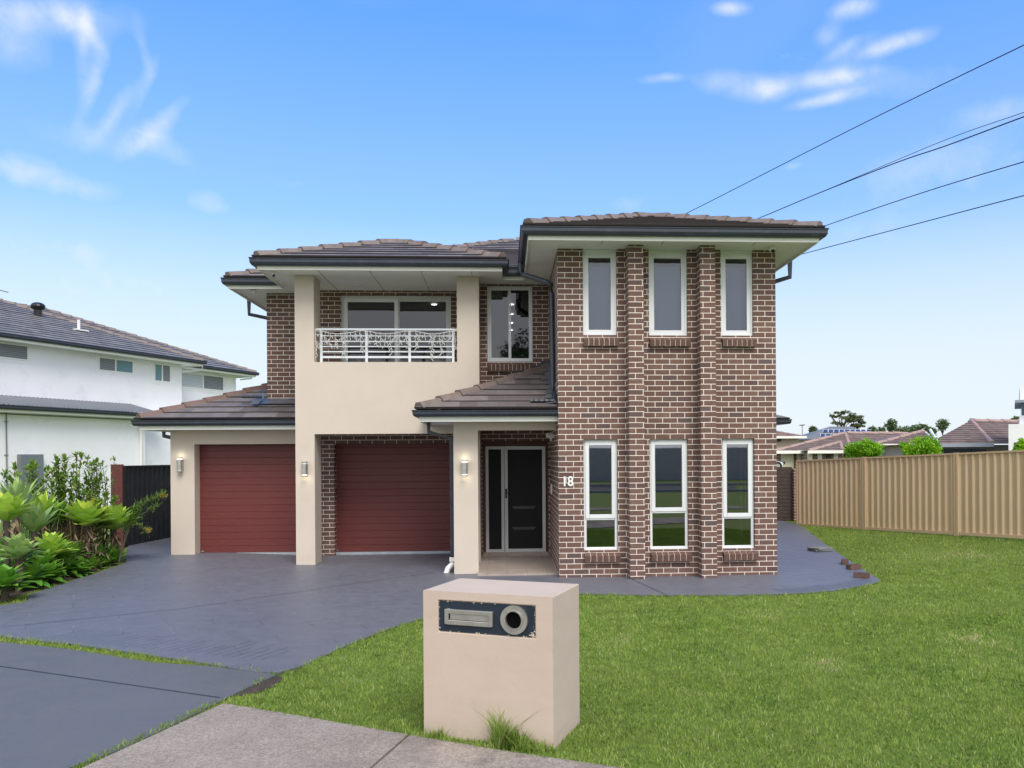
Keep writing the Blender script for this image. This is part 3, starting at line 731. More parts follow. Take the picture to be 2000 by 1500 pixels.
# balcony sliding door
a, b, z0, z1, y = -3.25, -1.083, 3.33, 5.17, 16.14
mb = MB(); frame_boxes(mb, a+.002, b-.002, z0, z1-.002, y, y+.08, .055); w = mb.build('sliding_door', 'frame_grey', house, bevel=.003)
mb = MB(); frame_boxes(mb, a+.05, -2.13, z0+.05, z1-.05, y+.002, y+.035, .075); mb.build('sash', 'frame', w, bevel=.003)
mb = MB(); frame_boxes(mb, -2.16, b-.05, z0+.05, z1-.05, y+.04, y+.07, .055); mb.build('sash', 'frame_grey', w, bevel=.003)
for (g0, g1, yy) in ((a+.12, -2.205, y+.018), (-2.105, b-.10, y+.055)):
    mb = MB(); mb.face([(g0, yy, z0+.12), (g1, yy, z0+.12), (g1, yy, z1-.12), (g0, yy, z1-.12)]); mb.build('pane', 'glass_dark', w)

# ---- rooms behind the glass
mb = MB()
for (X0, X1, Y0, Y1, Z0, Z1) in ((.95, 4.25, 12.9, 17, .02, 2.6), (.95, 4.25, 12.9, 17, 3.0, 5.24), (-3.75, -.9, 16.22, 20.5, 3.28, 5.1), (-.45, .8, 15.57, 21.5, 3.0, 5.1)):
    mb.face([(X0, Y1, Z0), (X1, Y1, Z0), (X1, Y1, Z1), (X0, Y1, Z1)]); mb.face([(X0, Y0, Z0), (X0, Y1, Z0), (X0, Y1, Z1), (X0, Y0, Z1)])
    mb.face([(X1, Y0, Z0), (X1, Y1, Z0), (X1, Y1, Z1), (X1, Y0, Z1)]); mb.face([(X0, Y0, Z0), (X1, Y0, Z0), (X1, Y1, Z0), (X0, Y1, Z0)])
    mb.face([(X0, Y0, Z1), (X1, Y0, Z1), (X1, Y1, Z1), (X0, Y1, Z1)])
mb.build('interior_wall', 'dark_room', house)
mb = MB(); # pale window frame leaning inside the right ground-floor window
p = at(1452, 960, Y=13.5)
mb.box(p.x-.05, p.x-.02, 13.5, 13.53, .6, 2.1); mb.box(p.x+.03, p.x+.045, 13.5, 13.53, .6, 2.1); mb.box(p.x-.05, p.x+.1, 13.5, 13.53, .58, .62)
mb.build('interior_shelf', 'frame_grey', house)
def disc(mb, c, r, z, n=14): mb.face([(c[0]+r*math.cos(2*math.pi*k/n), c[1]+r*math.sin(2*math.pi*k/n), z) for k in range(n)])
for px, py in ((998, 595), (998, 614), (997.5, 631), (997, 645), (848, 595)):
    q = at(px, py, Z=5.08); mb = MB(); disc(mb, q, .06, 5.08); mb.build('downlight', 'down_glow', house)
for px in (700, 838):
    q = at(px, 557, Z=SOF-.004); mb = MB(); mb.cyl(q, .05, SOF-.012, SOF-.001); mb.build('downlight', 'soffit', house)

# ---- entry door
y = 15.47
mb = MB(); mb.box(-.452, -.40, 15.46, 15.6, .06, 2.25); mb.box(.75, .798, 15.46, 15.6, .06, 2.25); mb.box(-.40, .75, 15.46, 15.6, 2.155, 2.25)
dr = mb.build('front_door', 'timber_red', house)
mb = MB(); frame_boxes(mb, -.40, -.045, .125, 2.153, y-.03, y+.01, .055); mb.build('security_frame', 'frame_grey', dr, bevel=.004); mb = MB(); frame_boxes(mb, -.04, .748, .125, 2.153, y-.035, y+.008, .062); mb.build('security_frame', 'frame_grey', dr, bevel=.004)
mb = MB(); mb.face([(-.35, y, .17), (-.09, y, .17), (-.09, y, 2.1), (-.35, y, 2.1)]); mb.build('security_mesh', 'screen', dr); mb = MB(); mb.face([(.02, y-.002, .18), (.69, y-.002, .18), (.69, y-.002, 2.1), (.02, y-.002, 2.1)]); mb.build('security_mesh', 'screen', dr)
dgm = simple('dim door glass', (.035, .037, .042), .3, .2, 8.)
for z in (.55, .95): mb = MB(); mb.face([(.12+.02, y-.0045, z), (.52, y-.0045, z), (.56, y-.0045, z+.055), (.10, y-.0045, z+.055)]); mb.build('door_glass', dgm, dr)
mb = MB(); mb.box(-.028, .010, y-.05, y-.036, 1.16, 1.34); mb.rtube([(-.01, y-.055, 1.28), (-.01, y-.09, 1.28), (.08, y-.09, 1.27)], .018, .018); mb.cyl((-.009, y-.052), .012, 1.19, 1.215); mb.build('handle', 'black', dr)
# intercom
mb = MB(); mb.box(.800, .828, 14.55, 14.63, 1.27, 1.45); mb.build('doorbell', 'white_plastic', house, bevel=.004)
# house number 18
fc = bpy.data.curves.new('house_number', 'FONT'); fc.body = '18'; fc.size = .215; fc.extrude = .008; fc.offset = .005; fc.space_character = 1.0
fo = bpy.data.objects.new('house_number', fc); col.objects.link(fo)
bpy.context.view_layer.update()
dg = bpy.context.evaluated_depsgraph_get(); me = bpy.data.meshes.new_from_object(fo.evaluated_get(dg)); bpy.data.objects.remove(fo)
nb = bpy.data.objects.new('house_number', me); col.objects.link(nb); me.materials.append(M['white_plastic'])
q = at(1097, 949, Y=BY-.012); nb.rotation_euler = (R(90), 0, 0)
xsn = [v.co.x for v in me.vertices]; wn_ = max(xsn)-min(xsn)
k_ = .153/wn_; nb.scale = (k_, 1.0, 1)
nb.parent = house; nb.location = (q.x-0, q.y-15, q.z)

# ---- garage doors
def gdoor(x0, x1, z0, z1, y, label):
    rowh = (z1-z0)/16.
    mb = MB()
    z = z0; i = 0
    while z < z1-.01:
        h = rowh; zt = min(z+h, z1)
        g = .007
        mb.face([(x0, y, z+g), (x1, y, z+g), (x1, y, zt-g*.5), (x0, y, zt-g*.5)])
        mb.face([(x0, y, zt-g*.5), (x1, y, zt-g*.5), (x1, y+.005, zt), (x0, y+.005, zt)])
        mb.face([(x0, y+.005, z), (x1, y+.005, z), (x1, y, z+g), (x0, y, z+g)])
        z = zt; i += 1
    o = mb.build('garage_door', 'garage', house); tag(o, label)
    mb = MB(); mb.box(x0, x1, y-.06, y+.02, z0-.06, z0-.0); mb.build('bottom_seal', 'pale_steel', o)
    mb = MB(); mb.box(x0+.03, x0+.07, y-.016, y-.002, z0+.03, z0+.045); mb.build('handle', 'pale_steel', o)
gdoor(-6.02, -3.9, .10, 2.235, 16.17, 'single maroon garage door on the left')
gdoor(-3.44, -.70, .07, 2.30, 16.30, 'maroon garage door under the balcony')

# ---- wall lamps
def wall_lamp(px, py, Y, up, dn):
    q = at(px, py, Y=Y); yc = Y-.075; z0, z1 = q.z-.135, q.z+.135
    mb = MB(); mb.box(q.x-.035, q.x+.045, Y-.03, Y-.001, q.z-.09, q.z+.09); mb.cyl((q.x, yc), .052, z0+.035, z1-.045, 20)
    mb.cyl((q.x, yc), .055, z0, z0+.02, 20); mb.cyl((q.x, yc), .055, z1-.018, z1, 20)
    o = mb.build('wall_lamp', 'steel', house)
    mb = MB(); mb.cyl((q.x, yc), .045, z0+.02, z0+.035, 20); mb.build('lamp_glass', 'lamp_glow' if dn else 'white_plastic', o)
    mb = MB(); mb.cyl((q.x, yc), .045, z1-.045, z1-.018, 20); mb.build('lamp_glass', 'lamp_glow' if up else 'white_plastic', o)
    for flag, z in ((up, z1+.01), (dn, z0-.01)):
        if flag:
            l = bpy.data.lights.new('lamp_light', 'POINT'); l.energy = .22; l.color = (1, .93, .72); l.shadow_soft_size = .03
            lo = bpy.data.objects.new('lamp_light', l); col.objects.link(lo); lo.parent = house; lo.location = (q.x, Y-.08-15, z+(.02 if flag is up and z > q.z else -.02))
wall_lamp(354, 907, 15.9, True, False); wall_lamp(597, 916, 14.75, False, True); wall_lamp(908, 914, 13.35, True, True)

# ---- cameras and sensor
def dome_cam(c, r, ball=True):
    mb = MB(); x, y_, z = c
    mb.cyl((x, y_), r*1.15, z-.02, z, 18)
    for i in range(6):
        a0, a1 = math.pi/2*i/6, math.pi/2*(i+1)/6
        mb.tube([(x, y_, z-.02-r*1.3*math.sin(a0)), (x, y_, z-.02-r*1.3*math.sin(a1))], [r*math.cos(a0), max(.001, r*math.cos(a1))], 18, cap=False)
    o = mb.build('security_camera', 'white_plastic', house, smooth=True)
    mb = MB(); mb.tube([(x, y_-r*.55, z-.075), (x+.0, y_-r*1.02, z-.085)], [r*.5, r*.5], 14); mb.build('lens', 'lens', o)
q = at(1508, 483, Y=12.55); dome_cam((q.x, 12.55, SOF-.001), .055)
q = at(536, 538, Y=14.5); dome_cam((q.x, 14.5, SOF-.001), .045)
mb = MB(); q = at(500, 573, Y=16.1); mb.cyl((q.x-.09, 16.05), .05, SOF-.045, SOF-.001); mb.tube([(q.x-.05, 16.05, SOF-.03), (q.x+.03, 16.0, SOF-.07)], [.03, .045], 12); mb.build('flood_light', 'white_plastic', house)
q = at(1074, 851, Y=13.9)
mb = MB(); mb.tube([(.83, 13.9, q.z), (.79, 13.9, q.z)], .04, 14); mb.tube([(.79, 13.9, q.z), (.70, 13.86, q.z+.01)], [.055, .04], 16); mb.tube([(.77, 13.88, q.z-.05), (.77, 13.88, q.z-.09)], [.012, .02], 10); mb.build('motion_sensor', 'white_plastic', house)

# ---- downpipes
def pipe(pts, w=.075, d=.05, m='gutter'):
    mb = MB(); mb.rtube(pts, w, d); return mb.build('downpipe', m, house)
def rpipe(pts, r, m='gutter'):
    mb = MB(); mb.tube(pts, r, 12); return mb.build('downpipe', m, house)
# round pipe from the bay's left gutter to the porch roof
rpipe([(.27, 13.95, 5.30), (.27, 13.95, 5.16), (.31, 13.9, 5.10), (.70, 13.55, 4.90), (.77, 13.5, 4.84), (.78, 13.5, 4.7), (.78, 13.3, 3.2), (.78, 13.12, 2.86)], .042)
mb = MB(); mb.tube([(.79, 13.05, 2.86), (.40, 13.05, 2.86)], .030, 10)
sp = mb.build('spreader_pipe', 'gutter', house)
mb = MB()
for i in range(4): mb.tube([(.45+.085*i, 13.028, 2.862), (.45+.085*i, 13.016, 2.862)], .016, 10)
mb.build('spreader_hole', 'black', sp)
q = at(490, 805, Y=16.1)
mb = MB(); mb.tube([(-4.80, 16.12, zf+.06), (-5.18, 16.12, zf+.06)], .026, 10); sp = mb.build('spreader_pipe', 'gutter', house)
mb = MB()
for i in range(4): mb.tube([(-4.88-.08*i, 16.1, zf+.062), (-4.88-.08*i, 16.09, zf+.062)], .013, 8)
mb.build('spreader_hole', 'black', sp)
pipe([(-5.37, 17.2, 5.32), (-5.37, 17.2, 4.98), (-4.80, 17.3, 4.87)])
pipe([(4.90, 13.6, 5.32), (4.90, 13.6, 5.02), (4.40, 13.7, 4.88)])
pipe([(-6.88, 16.6, 2.6), (-6.88, 16.6, 2.42), (-6.47, 16.6, 2.32)])
pipe([(-1.30, 13.62, 2.58), (-1.30, 13.62, 2.38), (-.92, 13.62, 2.26), (-.915, 13.62, .22)], .07, .06)
rpipe([(-.915, 13.62, .26), (-.915, 13.62, .16), (-.99, 13.55, .09), (-1.02, 13.53, .0)], .045, 'pvc')
mb = MB(); mb.rtube([(-.915, 13.62, .27), (-.915, 13.62, .20)], .10, .09); mb.build('pipe_adaptor', 'pvc', house)

# ---- balcony railing
yr = 14.90
rails = thing('balcony_railing', 'white horizontal-bar railing between the balcony columns', 'railing', (-2.16, yr, 3.69))
for x in (-3.36, -2.543, -1.761, -.965):
    mb = MB(); mb.box(x-.022, x+.022, yr-.02, yr+.02, 3.69, 4.285); mb.box(x-.05, x+.05, yr-.04, yr+.04, 3.69, 3.702); mb.build('post', 'rail', rails)
mb = MB(); mb.box(-3.457, -.888, yr-.03, yr+.03, 4.287, 4.32); mb.build('top_rail', 'rail', rails)
for z, h in ((4.187, .02), (4.084, .02), (3.99, .02), (3.896, .022), (3.797, .038)):
    mb = MB(); mb.box(-3.36, -.965, yr-.012, yr+.012, z-h/2, z+h/2); mb.build('bar', 'rail', rails)
mb = MB(); rs = random.Random(3)
x = -3.46; main = []
while x < -.87:
    sag = .055*math.sin((x+3.46)/2.58*math.pi*3)**2
    main.append((x, yr-.045, 4.27-sag+rs.uniform(-.008, .008))); x += .045
mb.tube(main, .007, 5)
for i, p in enumerate(main[::2]):
    L = rs.choice((.12, .2, .28, .34, .42, .22, .3)); z = p[2]; xx = p[0]; pts = [p]
    while L > 0:
        st = .045; xx += rs.uniform(-.018, .018); z -= st; L -= st; pts.append((xx, yr-.045+rs.uniform(-.01, .01), z))
        if rs.random() < .75:
            sd = rs.choice((-1, 1)); mb.tube([pts[-1], (xx+sd*.03, yr-.05, z-.022), (xx+sd*.042, yr-.05, z-.05)], [.004, .007, .005], 4)
    mb.tube(pts, .0048, 4)
mb.tube([(-3.46, yr-.04, 4.3), (-3.455, yr-.05, 4.1), (-3.44, yr-.04, 3.9)], .006, 4)
tag(mb.build('icicle_lights', 'wire_white'), 'white icicle light string hanging along the balcony railing', 'string lights')

# ================================================================== GROUND AND PAVING
def ss(t): t = max(0, min(1, t)); return t*t*(3-2*t)
def gz(x, y):
    z = .085*ss((y-13.6)/2.2)*ss((-3.2-x)/2.5)
    z += .055*max(0, min(x, 16)-8.2)
    return z
def grid_sheet(name, x0, x1, y0, y1, st, mat, zoff=0., skip=None):
    mb = MB(); nx = int(round((x1-x0)/st)); ny = int(round((y1-y0)/st))
    for i in range(nx):
        for j in range(ny):
            a, b, c, d = x0+i*st, x0+(i+1)*st, y0+j*st, y0+(j+1)*st
            mb.face([(p[0], p[1], gz(*p)+zoff) for p in ((a, c), (b, c), (b, d), (a, d))])
    return mb
mb = grid_sheet('ground', -10, 18, -2, 28, .5, 'turf')
B_ = [(-10, -2), (18, -2), (18, 28), (-10, 28)]; O_ = [(-600, -600), (600, -600), (600, 600), (-600, 600)]
for i in range(4):
    a, b = B_[i], B_[(i+1) % 4]; c, d = O_[(i+1) % 4], O_[i]
    n = 56
    for k in range(n):
        p = (a[0]+(b[0]-a[0])*k/n, a[1]+(b[1]-a[1])*k/n); q = (a[0]+(b[0]-a[0])*(k+1)/n, a[1]+(b[1]-a[1])*(k+1)/n)
        r_ = (d[0]+(c[0]-d[0])*(k+1)/n, d[1]+(c[1]-d[1])*(k+1)/n); s_ = (d[0]+(c[0]-d[0])*k/n, d[1]+(c[1]-d[1])*k/n)
        mb.face([(*q, gz(*q)), (*p, gz(*p)), (*s_, gz(*p)-.0), (*r_, gz(*q))])
g = mb.build('ground', 'turf', origin=(0, 0, 0), smooth=True); g['kind'] = 'structure'

def smooth_poly(pts, it=2):
    return pts
def paving(name, poly, mat, zt=.022, skirt=.08, step=.5):
    bm = bmesh.new(); vs = [bm.verts.new((p[0], p[1], 0)) for p in poly]; f = bm.faces.new(vs)
    if f.normal.z < 0: pass
    xs = [p[0] for p in poly]; ys = [p[1] for p in poly]
    k = math.ceil(min(xs)/step)
    while k*step < max(xs):
        bmesh.ops.bisect_plane(bm, geom=bm.verts[:]+bm.edges[:]+bm.faces[:], plane_co=(k*step, 0, 0), plane_no=(1, 0, 0), dist=1e-4); k += 1
    k = math.ceil(min(ys)/step)
    while k*step < max(ys):
        bmesh.ops.bisect_plane(bm, geom=bm.verts[:]+bm.edges[:]+bm.faces[:], plane_co=(0, k*step, 0), plane_no=(0, 1, 0), dist=1e-4); k += 1
    be = [e for e in bm.edges if len(e.link_faces) == 1]
    r_ = bmesh.ops.extrude_edge_only(bm, edges=be)
    nv = [v for v in r_['geom'] if isinstance(v, bmesh.types.BMVert)]; nvs = set(nv)
    for v in bm.verts:
        v.co.z = gz(v.co.x, v.co.y)+(zt if v not in nvs else zt-skirt)
    bmesh.ops.recalc_face_normals(bm, faces=bm.faces[:])
    me = bpy.data.meshes.new(name); bm.to_mesh(me); bm.free(); me.materials.append(M[mat])
    o = bpy.data.objects.new(name, me); col.objects.link(o); o['kind'] = 'structure'; return o
def curve(pts, n=6):
    """Catmull-Rom through points"""
    out = []
    for i in range(len(pts)-1):
        p0 = Vector(pts[max(i-1, 0)]); p1 = Vector(pts[i]); p2 = Vector(pts[i+1]); p3 = Vector(pts[min(i+2, len(pts)-1)])
        for k in range(n):
            t = k/n; out.append(tuple(.5*((2*p1)+(-p0+p2)*t+(2*p0-5*p1+4*p2-p3)*t*t+(-p0+3*p1-3*p2+p3)*t**3)))
    out.append(tuple(pts[-1])); return out
dl = curve([(-9.5, 10.0), (-6.75, 11.1), (-6.85, 12.0), (-6.95, 13.3), (-6.93, 14.3), (-6.9, 14.97)], 5)[5:]
drv_right = curve([(-2.20, 6.95), (-2.06, 7.37), (-1.88, 7.68), (-1.574, 8.595), (-1.019, 9.721), (-.3, 10.6), (.4, 11.08), (1.0, 11.244), (2.185, 11.03), (3.608, 10.955), (4.561, 11.159), (5.3, 11.6), (5.713, 11.979)], 5)
strip_top = [(-5.8, 9.25), (-5.548, 9.129), (-4.49, 8.659), (-3.471, 8.103), (-2.86, 7.77), (-2.06, 7.34)]
drive_poly = [(-9, 10.55), (-5.8, 9.25)] and [(-7.6, 10.05)]+strip_top[:-1]+[(-2.30, 7.42)]+drv_right[5:]+[(5.92, 12.995), (6.753, 16.505), (8.06, 21.733), (8.1, 24), (4.36, 24), (4.36, 16.3), (-8.0, 19.5), (-8.1, 17.7)]+dl[::-1]
# driveway must pass under the house; fine, walls stand on it
drive_poly = [p for p in drive_poly]
dv = paving('driveway', drive_poly, 'drive', .022, .09)
cr = paving('driveway_crossover', [(-7.5, 9.78), (-5.408, 8.899), (-4.382, 8.45), (-3.368, 7.86), (-2.841, 7.70), (-2.06, 7.33), (-2.2, 6.93), (-2.30, 6.55), (-2.47, 5.89), (-2.60, 5.50), (-2.76, 5.2), (-3.2, 4.2), (-4.2, 2.0), (-9, 3.2)], 'cross', .016, .12)
f1 = paving('footpath', [(-2.244, 6.492), (-1.498, 6.099), (-.700, 5.657), (-.846, 5.135), (-1.3, 3.6), (-1.9, 1.2), (-3.6, 2.2), (-2.70, 5.10)], 'foot', .020, .1)
f2 = paving('footpath', [(-.680, 5.647), (.024, 5.27), (.598, 5.004), (2.4, 4.1), (7, 1.6), (6.2, .2), (1.9, 2.2), (-1.88, 1.19), (-1.28, 3.6), (-.826, 5.13)], 'foot', .020, .1)
# expansion joint in the crossover
def line_strip(name, pts, w, mat, z, par=None):
    mb = MB()
    for a, b in zip(pts, pts[1:]):
        a, b = Vector((*a, 0)), Vector((*b, 0)); s_ = (b-a).cross(Vector((0, 0, 1))).normalized()*w/2
        q = [a-s_, b-s_, b+s_, a+s_]; mb.face([(p.x, p.y, gz(p.x, p.y)+z) for p in q])
    o = mb.build(name, mat, origin=(0, 0, 0)); o['kind'] = 'structure'; return o
line_strip('driveway_joint', [(-7.2, 8.95), (-4.757, 7.825), (-2.325, 6.646)], .012, 'black', .0205)
line_strip('driveway_joint', [(-6.2, 9.4), (-4.2, 10.6), (-2.9, 11.9), (-1.2, 13.6)], .010, 'flash', .0265)
line_strip('driveway_joint', [(2.2, 11.03), (1.95, 12.48)], .012, 'flash', .0265)
# border band lines of the stamped pattern
rs = random.Random(5)
mb = MB()
for k in range(26):
    t = k/26; p = Vector((-5.0+t*2.75, 8.95-t*1.15, 0)); q = p+Vector((.22, .42, 0))*rs.uniform(.7, 1.3)
    s_ = (q-p).cross(Vector((0, 0, 1))).normalized()*.0022
    mb.face([(v.x, v.y, .0265) for v in (p-s_, q-s_, q+s_, p+s_)])
for k in range(30):
    t = k/30; x = 3.9+t*1.75; yb = 11.02+((x-3.6)/2.1)**2*.95
    p = Vector((x, yb, 0)); q = p+Vector((-.12, .36, 0))*rs.uniform(.8, 1.1); s_ = (q-p).cross(Vector((0, 0, 1))).normalized()*.004
    mb.face([(v.x, v.y, gz(v.x, v.y)+.0265) for v in (p-s_, q-s_, q+s_, p+s_)])
o = mb.build('driveway_joint', 'flash', origin=(0, 0, 0)); o['kind'] = 'structure'
# soil: eroded edge by the crossover, and the garden bed
def blob_sheet(name, poly, mat, z):
    mb = MB(); mb.face([(p[0], p[1], gz(*p)+z) for p in poly]); o = mb.build(name, mat, origin=(0, 0, 0)); o['kind'] = 'structure'; return o
bed_edge = [(-9.5, 9.9), (-7.6, 10.45), (-6.95, 11.2), (-6.98, 12.1), (-7.08, 13.3), (-7.05, 14.3), (-7.0, 14.95), (-7.4, 15.6), (-8.05, 17.3)]
bed = blob_sheet('garden_bed', bed_edge+[(-12, 17.3), (-12, 9.9)], 'soil', .006)
blob_sheet('bare_soil', [(-2.24, 6.72), (-2.12, 6.74), (-2.0, 6.95), (-1.97, 7.2), (-2.04, 7.33), (-2.12, 7.2)], 'soil', .005)
# street behind the camera (seen in the window reflections)
mb = MB(); mb.box(-80, 80, -26, -17, -.10, .012); o = mb.build('road', 'road', origin=(0, -21, 0)); o['kind'] = 'structure'
for y0_ in (-17, -26.3):
    mb = MB(); mb.box(-80, 80, y0_, y0_+.3, -.1, .14); o = mb.build('kerb', 'kerb', origin=(0, y0_, 0)); o['kind'] = 'structure'
mb = MB(); mb.box(-80, 80, -4.6, -3.1, -.1, .02); o = mb.build('footpath', 'foot', origin=(0, -4, 0)); o['kind'] = 'structure'
mb = MB(); mb.box(-60, 60, -38.2, -38, 0, 2.6); tag(mb.build('boundary_wall', simple('brown wall', (.72, .58, .48), .8)), 'long brown boundary wall across the street behind the camera', 'wall')

# ================================================================== GRASS BLADES
def inpoly(X, Y, poly):
    ins = np.zeros(len(X), bool); n = len(poly)
    for i in range(n):
        x1_, y1_ = poly[i]; x2_, y2_ = poly[(i+1) % n]
        c = ((y1_ > Y) != (y2_ > Y))
        with np.errstate(divide='ignore', invalid='ignore'):
            xi = (x2_-x1_)*(Y-y1_)/(y2_-y1_+1e-12)+x1_
        ins ^= c & (X < xi)
    return ins
def poly_of(o): return None
PAVED = [drive_poly, [(-7.5, 9.78), (-5.408, 8.899), (-4.382, 8.45), (-3.368, 7.86), (-2.841, 7.70), (-2.06, 7.33), (-2.2, 6.93), (-2.30, 6.55), (-2.47, 5.89), (-2.60, 5.50), (-2.76, 5.2), (-3.2, 4.2), (-4.2, 2.0), (-9, 3.2)],
         [(-2.244, 6.492), (-1.498, 6.099), (-.69, 5.652), (.024, 5.27), (.598, 5.004), (2.4, 4.1), (1.5, 2), (-1.9, 1.2), (-3.6, 2.2), (-2.70, 5.10)],
         bed_edge+[(-12, 17.3), (-12, 9.9)], [(-2.24, 6.72), (-2.12, 6.74), (-2.0, 6.95), (-1.97, 7.2), (-2.04, 7.33), (-2.12, 7.2)]]
MBX = at(1081, 1466, Z=0); mba = math.atan2(-.375, .9)
mdx, mdy = Vector((math.cos(mba), math.sin(mba))), Vector((-math.sin(mba), math.cos(mba)))
mfr = Vector((.300, 5.325)); mfl = mfr-mdx*.965; mbk = .585
mail_poly = [tuple(mfl), tuple(mfr), tuple(mfr+mdy*mbk), tuple(mfl+mdy*mbk)]
PAVED.append(mail_poly)
bands = [(-3.0, 7.6, 4.4, 7.0, 5200, .025), (-6.5, 9.4, 7.0, 9.5, 3600, .026), (-9, 12.0, 9.5, 13, 2000, .028), (4, 12, 13, 18, 900, .033), (6, 15, 18, 23.2, 520, .038)]
Xs = []; Ys = []; Hs = []
for x0_, x1_, y0_, y1_, den, h_ in bands:
    n = int((x1_-x0_)*(y1_-y0_)*den); X = rng.uniform(x0_, x1_, n); Y = rng.uniform(y0_, y1_, n)
    keep = (np.abs(X-.03*Y) < .74*Y+2.2)
    for P_ in PAVED: keep &= ~inpoly(X, Y, P_)
    # fence line on the right
    keep &= (X < 8.2+ (22.5-Y)*.98+.4)
    Xs.append(X[keep]); Ys.append(Y[keep]); Hs.append(np.full(keep.sum(), h_))
# extra tufts: round the letterbox foot, and along path edges
def tuft(cx_, cy_, n, r_, h_):
    a = rng.uniform(0, 2*np.pi, n); q = r_*np.sqrt(rng.uniform(0, 1, n)); Xs.append(cx_+q*np.cos(a)); Ys.append(cy_+q*np.sin(a)); Hs.append(np.full(n, h_)*rng.uniform(.6, 1.2, n))
for t_, n, h_ in ((.10, 60, .06), (.14, 80, .075), (.60, 90, .07), (.64, 260, .19), (.70, 240, .15), (.76, 160, .12), (.80, 130, .08), (.90, 110, .07), (.98, 80, .055), (.75, 160, .10), (.85, 120, .06)):
    p = mfl+mdx*.965*t_-mdy*.05; tuft(p.x, p.y, n, .06, h_)
for poly, n in ((strip_top, 900), ([(-7.5, 9.78), (-5.408, 8.899), (-4.382, 8.45), (-3.368, 7.86), (-2.841, 7.72)], 900), (drv_right, 2600), ([(-2.244, 6.492), (-1.498, 6.099), (-.69, 5.652), (.024, 5.27), (.598, 5.004), (2.4, 4.1)], 1500), ([(-2.33, 6.55), (-2.50, 5.89), (-2.7, 5.3), (-2.8, 5.0)], 700)):
    P_ = np.array(poly); L = np.r_[0, np.cumsum(np.hypot(*np.diff(P_, axis=0).T))]; t_ = rng.uniform(0, L[-1], n)
    Xs.append(np.interp(t_, L, P_[:, 0])+rng.normal(0, .014, n)); Ys.append(np.interp(t_, L, P_[:, 1])+rng.normal(0, .014, n)); Hs.append(rng.uniform(.02, .05, n))
X = np.concatenate(Xs); Y = np.concatenate(Ys)
def vnoise(X, Y, s, seed):
    r_ = np.random.default_rng(seed).uniform(0, 1, (256, 256)); gx, gy = X/s+1000, Y/s+1000; ix, iy = np.floor(gx).astype(int), np.floor(gy).astype(int); fx, fy = gx-ix, gy-iy
    fx = fx*fx*(3-2*fx); fy = fy*fy*(3-2*fy); g_ = lambda a, b: r_[a % 256, b % 256]
    return (g_(ix, iy)*(1-fx)+g_(ix+1, iy)*fx)*(1-fy)+(g_(ix, iy+1)*(1-fx)+g_(ix+1, iy+1)*fx)*fy
cl1, cl2, cl3 = vnoise(X, Y, .055, 1), vnoise(X, Y, .16, 2), vnoise(X, Y, .9, 3)
Hh = np.concatenate(Hs)*rng.uniform(.5, 1.3, len(X))*(.55+.9*cl1*.6+.35*cl2)
Z = .085*np.clip((Y-13.6)/2.2, 0, 1)**2*(3-2*np.clip((Y-13.6)/2.2, 0, 1))*0 + .055*np.clip(np.minimum(X, 16)-8.2, 0, None)
N = len(X); az = rng.uniform(0, 2*np.pi, N); lean = rng.uniform(.1, .9, N)*Hh; wd = rng.uniform(.0022, .0042, N)*(1+.09*np.maximum(0, Y-6)); la = rng.uniform(0, 2*np.pi, N)
dx, dy = np.cos(az)*wd, np.sin(az)*wd; lx, ly = np.cos(la)*lean, np.sin(la)*lean
V = np.empty((N, 5, 3), np.float32)
V[:, 0] = np.c_[X-dx, Y-dy, Z]; V[:, 1] = np.c_[X+dx, Y+dy, Z]
V[:, 2] = np.c_[X+dx*.8+lx*.4, Y+dy*.8+ly*.4, Z+Hh*.6]; V[:, 3] = np.c_[X-dx*.8+lx*.4, Y-dy*.8+ly*.4, Z+Hh*.6]
V[:, 4] = np.c_[X+lx, Y+ly, Z+Hh]
me = bpy.data.meshes.new('lawn'); me.vertices.add(N*5); me.vertices.foreach_set('co', V.ravel())
base = np.arange(N)*5
loops = np.empty((N, 7), np.int32); loops[:, :4] = base[:, None]+[0, 1, 2, 3]; loops[:, 4:] = base[:, None]+[3, 2, 4]
me.loops.add(N*7); me.loops.foreach_set('vertex_index', loops.ravel())
me.polygons.add(N*2); st = np.empty((N, 2), np.int32); st[:, 0] = np.arange(N)*7; st[:, 1] = st[:, 0]+4
me.polygons.foreach_set('loop_start', st.ravel())
me.update(); me.validate()
tv = np.repeat(np.clip(rng.normal(.46, .17, N)+(cl1-.5)*.5+(cl2-.5)*.35+(cl3-.5)*.2, 0, .94)+(rng.uniform(0, 1, N) > .965)*.6, 2)
for wx_, wy_, wr_ in ((1205, 1256, .28), (1862, 1086, .7), (1620, 1300, .2), (1340, 1360, .12), (700, 1330, .14), (1500, 1200, .3), (1900, 1250, .35)):
    p = at(wx_, wy_, Z=0); d2 = ((X-p.x)**2+((Y-p.y)*1.0)**2)/wr_**2; tv += np.repeat(np.exp(-d2)*rng.uniform(.1, .55, N), 2)
tv = np.clip(tv, 0, 1)
ta = me.attributes.new('tint', 'FLOAT', 'FACE'); ta.data.foreach_set('value', tv.astype(np.float32))
me.materials.append(M['blade']); lo = bpy.data.objects.new('lawn', me); col.objects.link(lo)
tag(lo, 'short bright green lawn grass in front of the house', 'grass', kind='stuff')

# ================================================================== LETTERBOX
mroot = thing('letterbox', 'cream rendered masonry letterbox with navy plate beside the footpath', 'letterbox', (mfl.x, mfl.y, 0), mba)
mb = MB(); W, D, HM = .965, mbk, 1.018
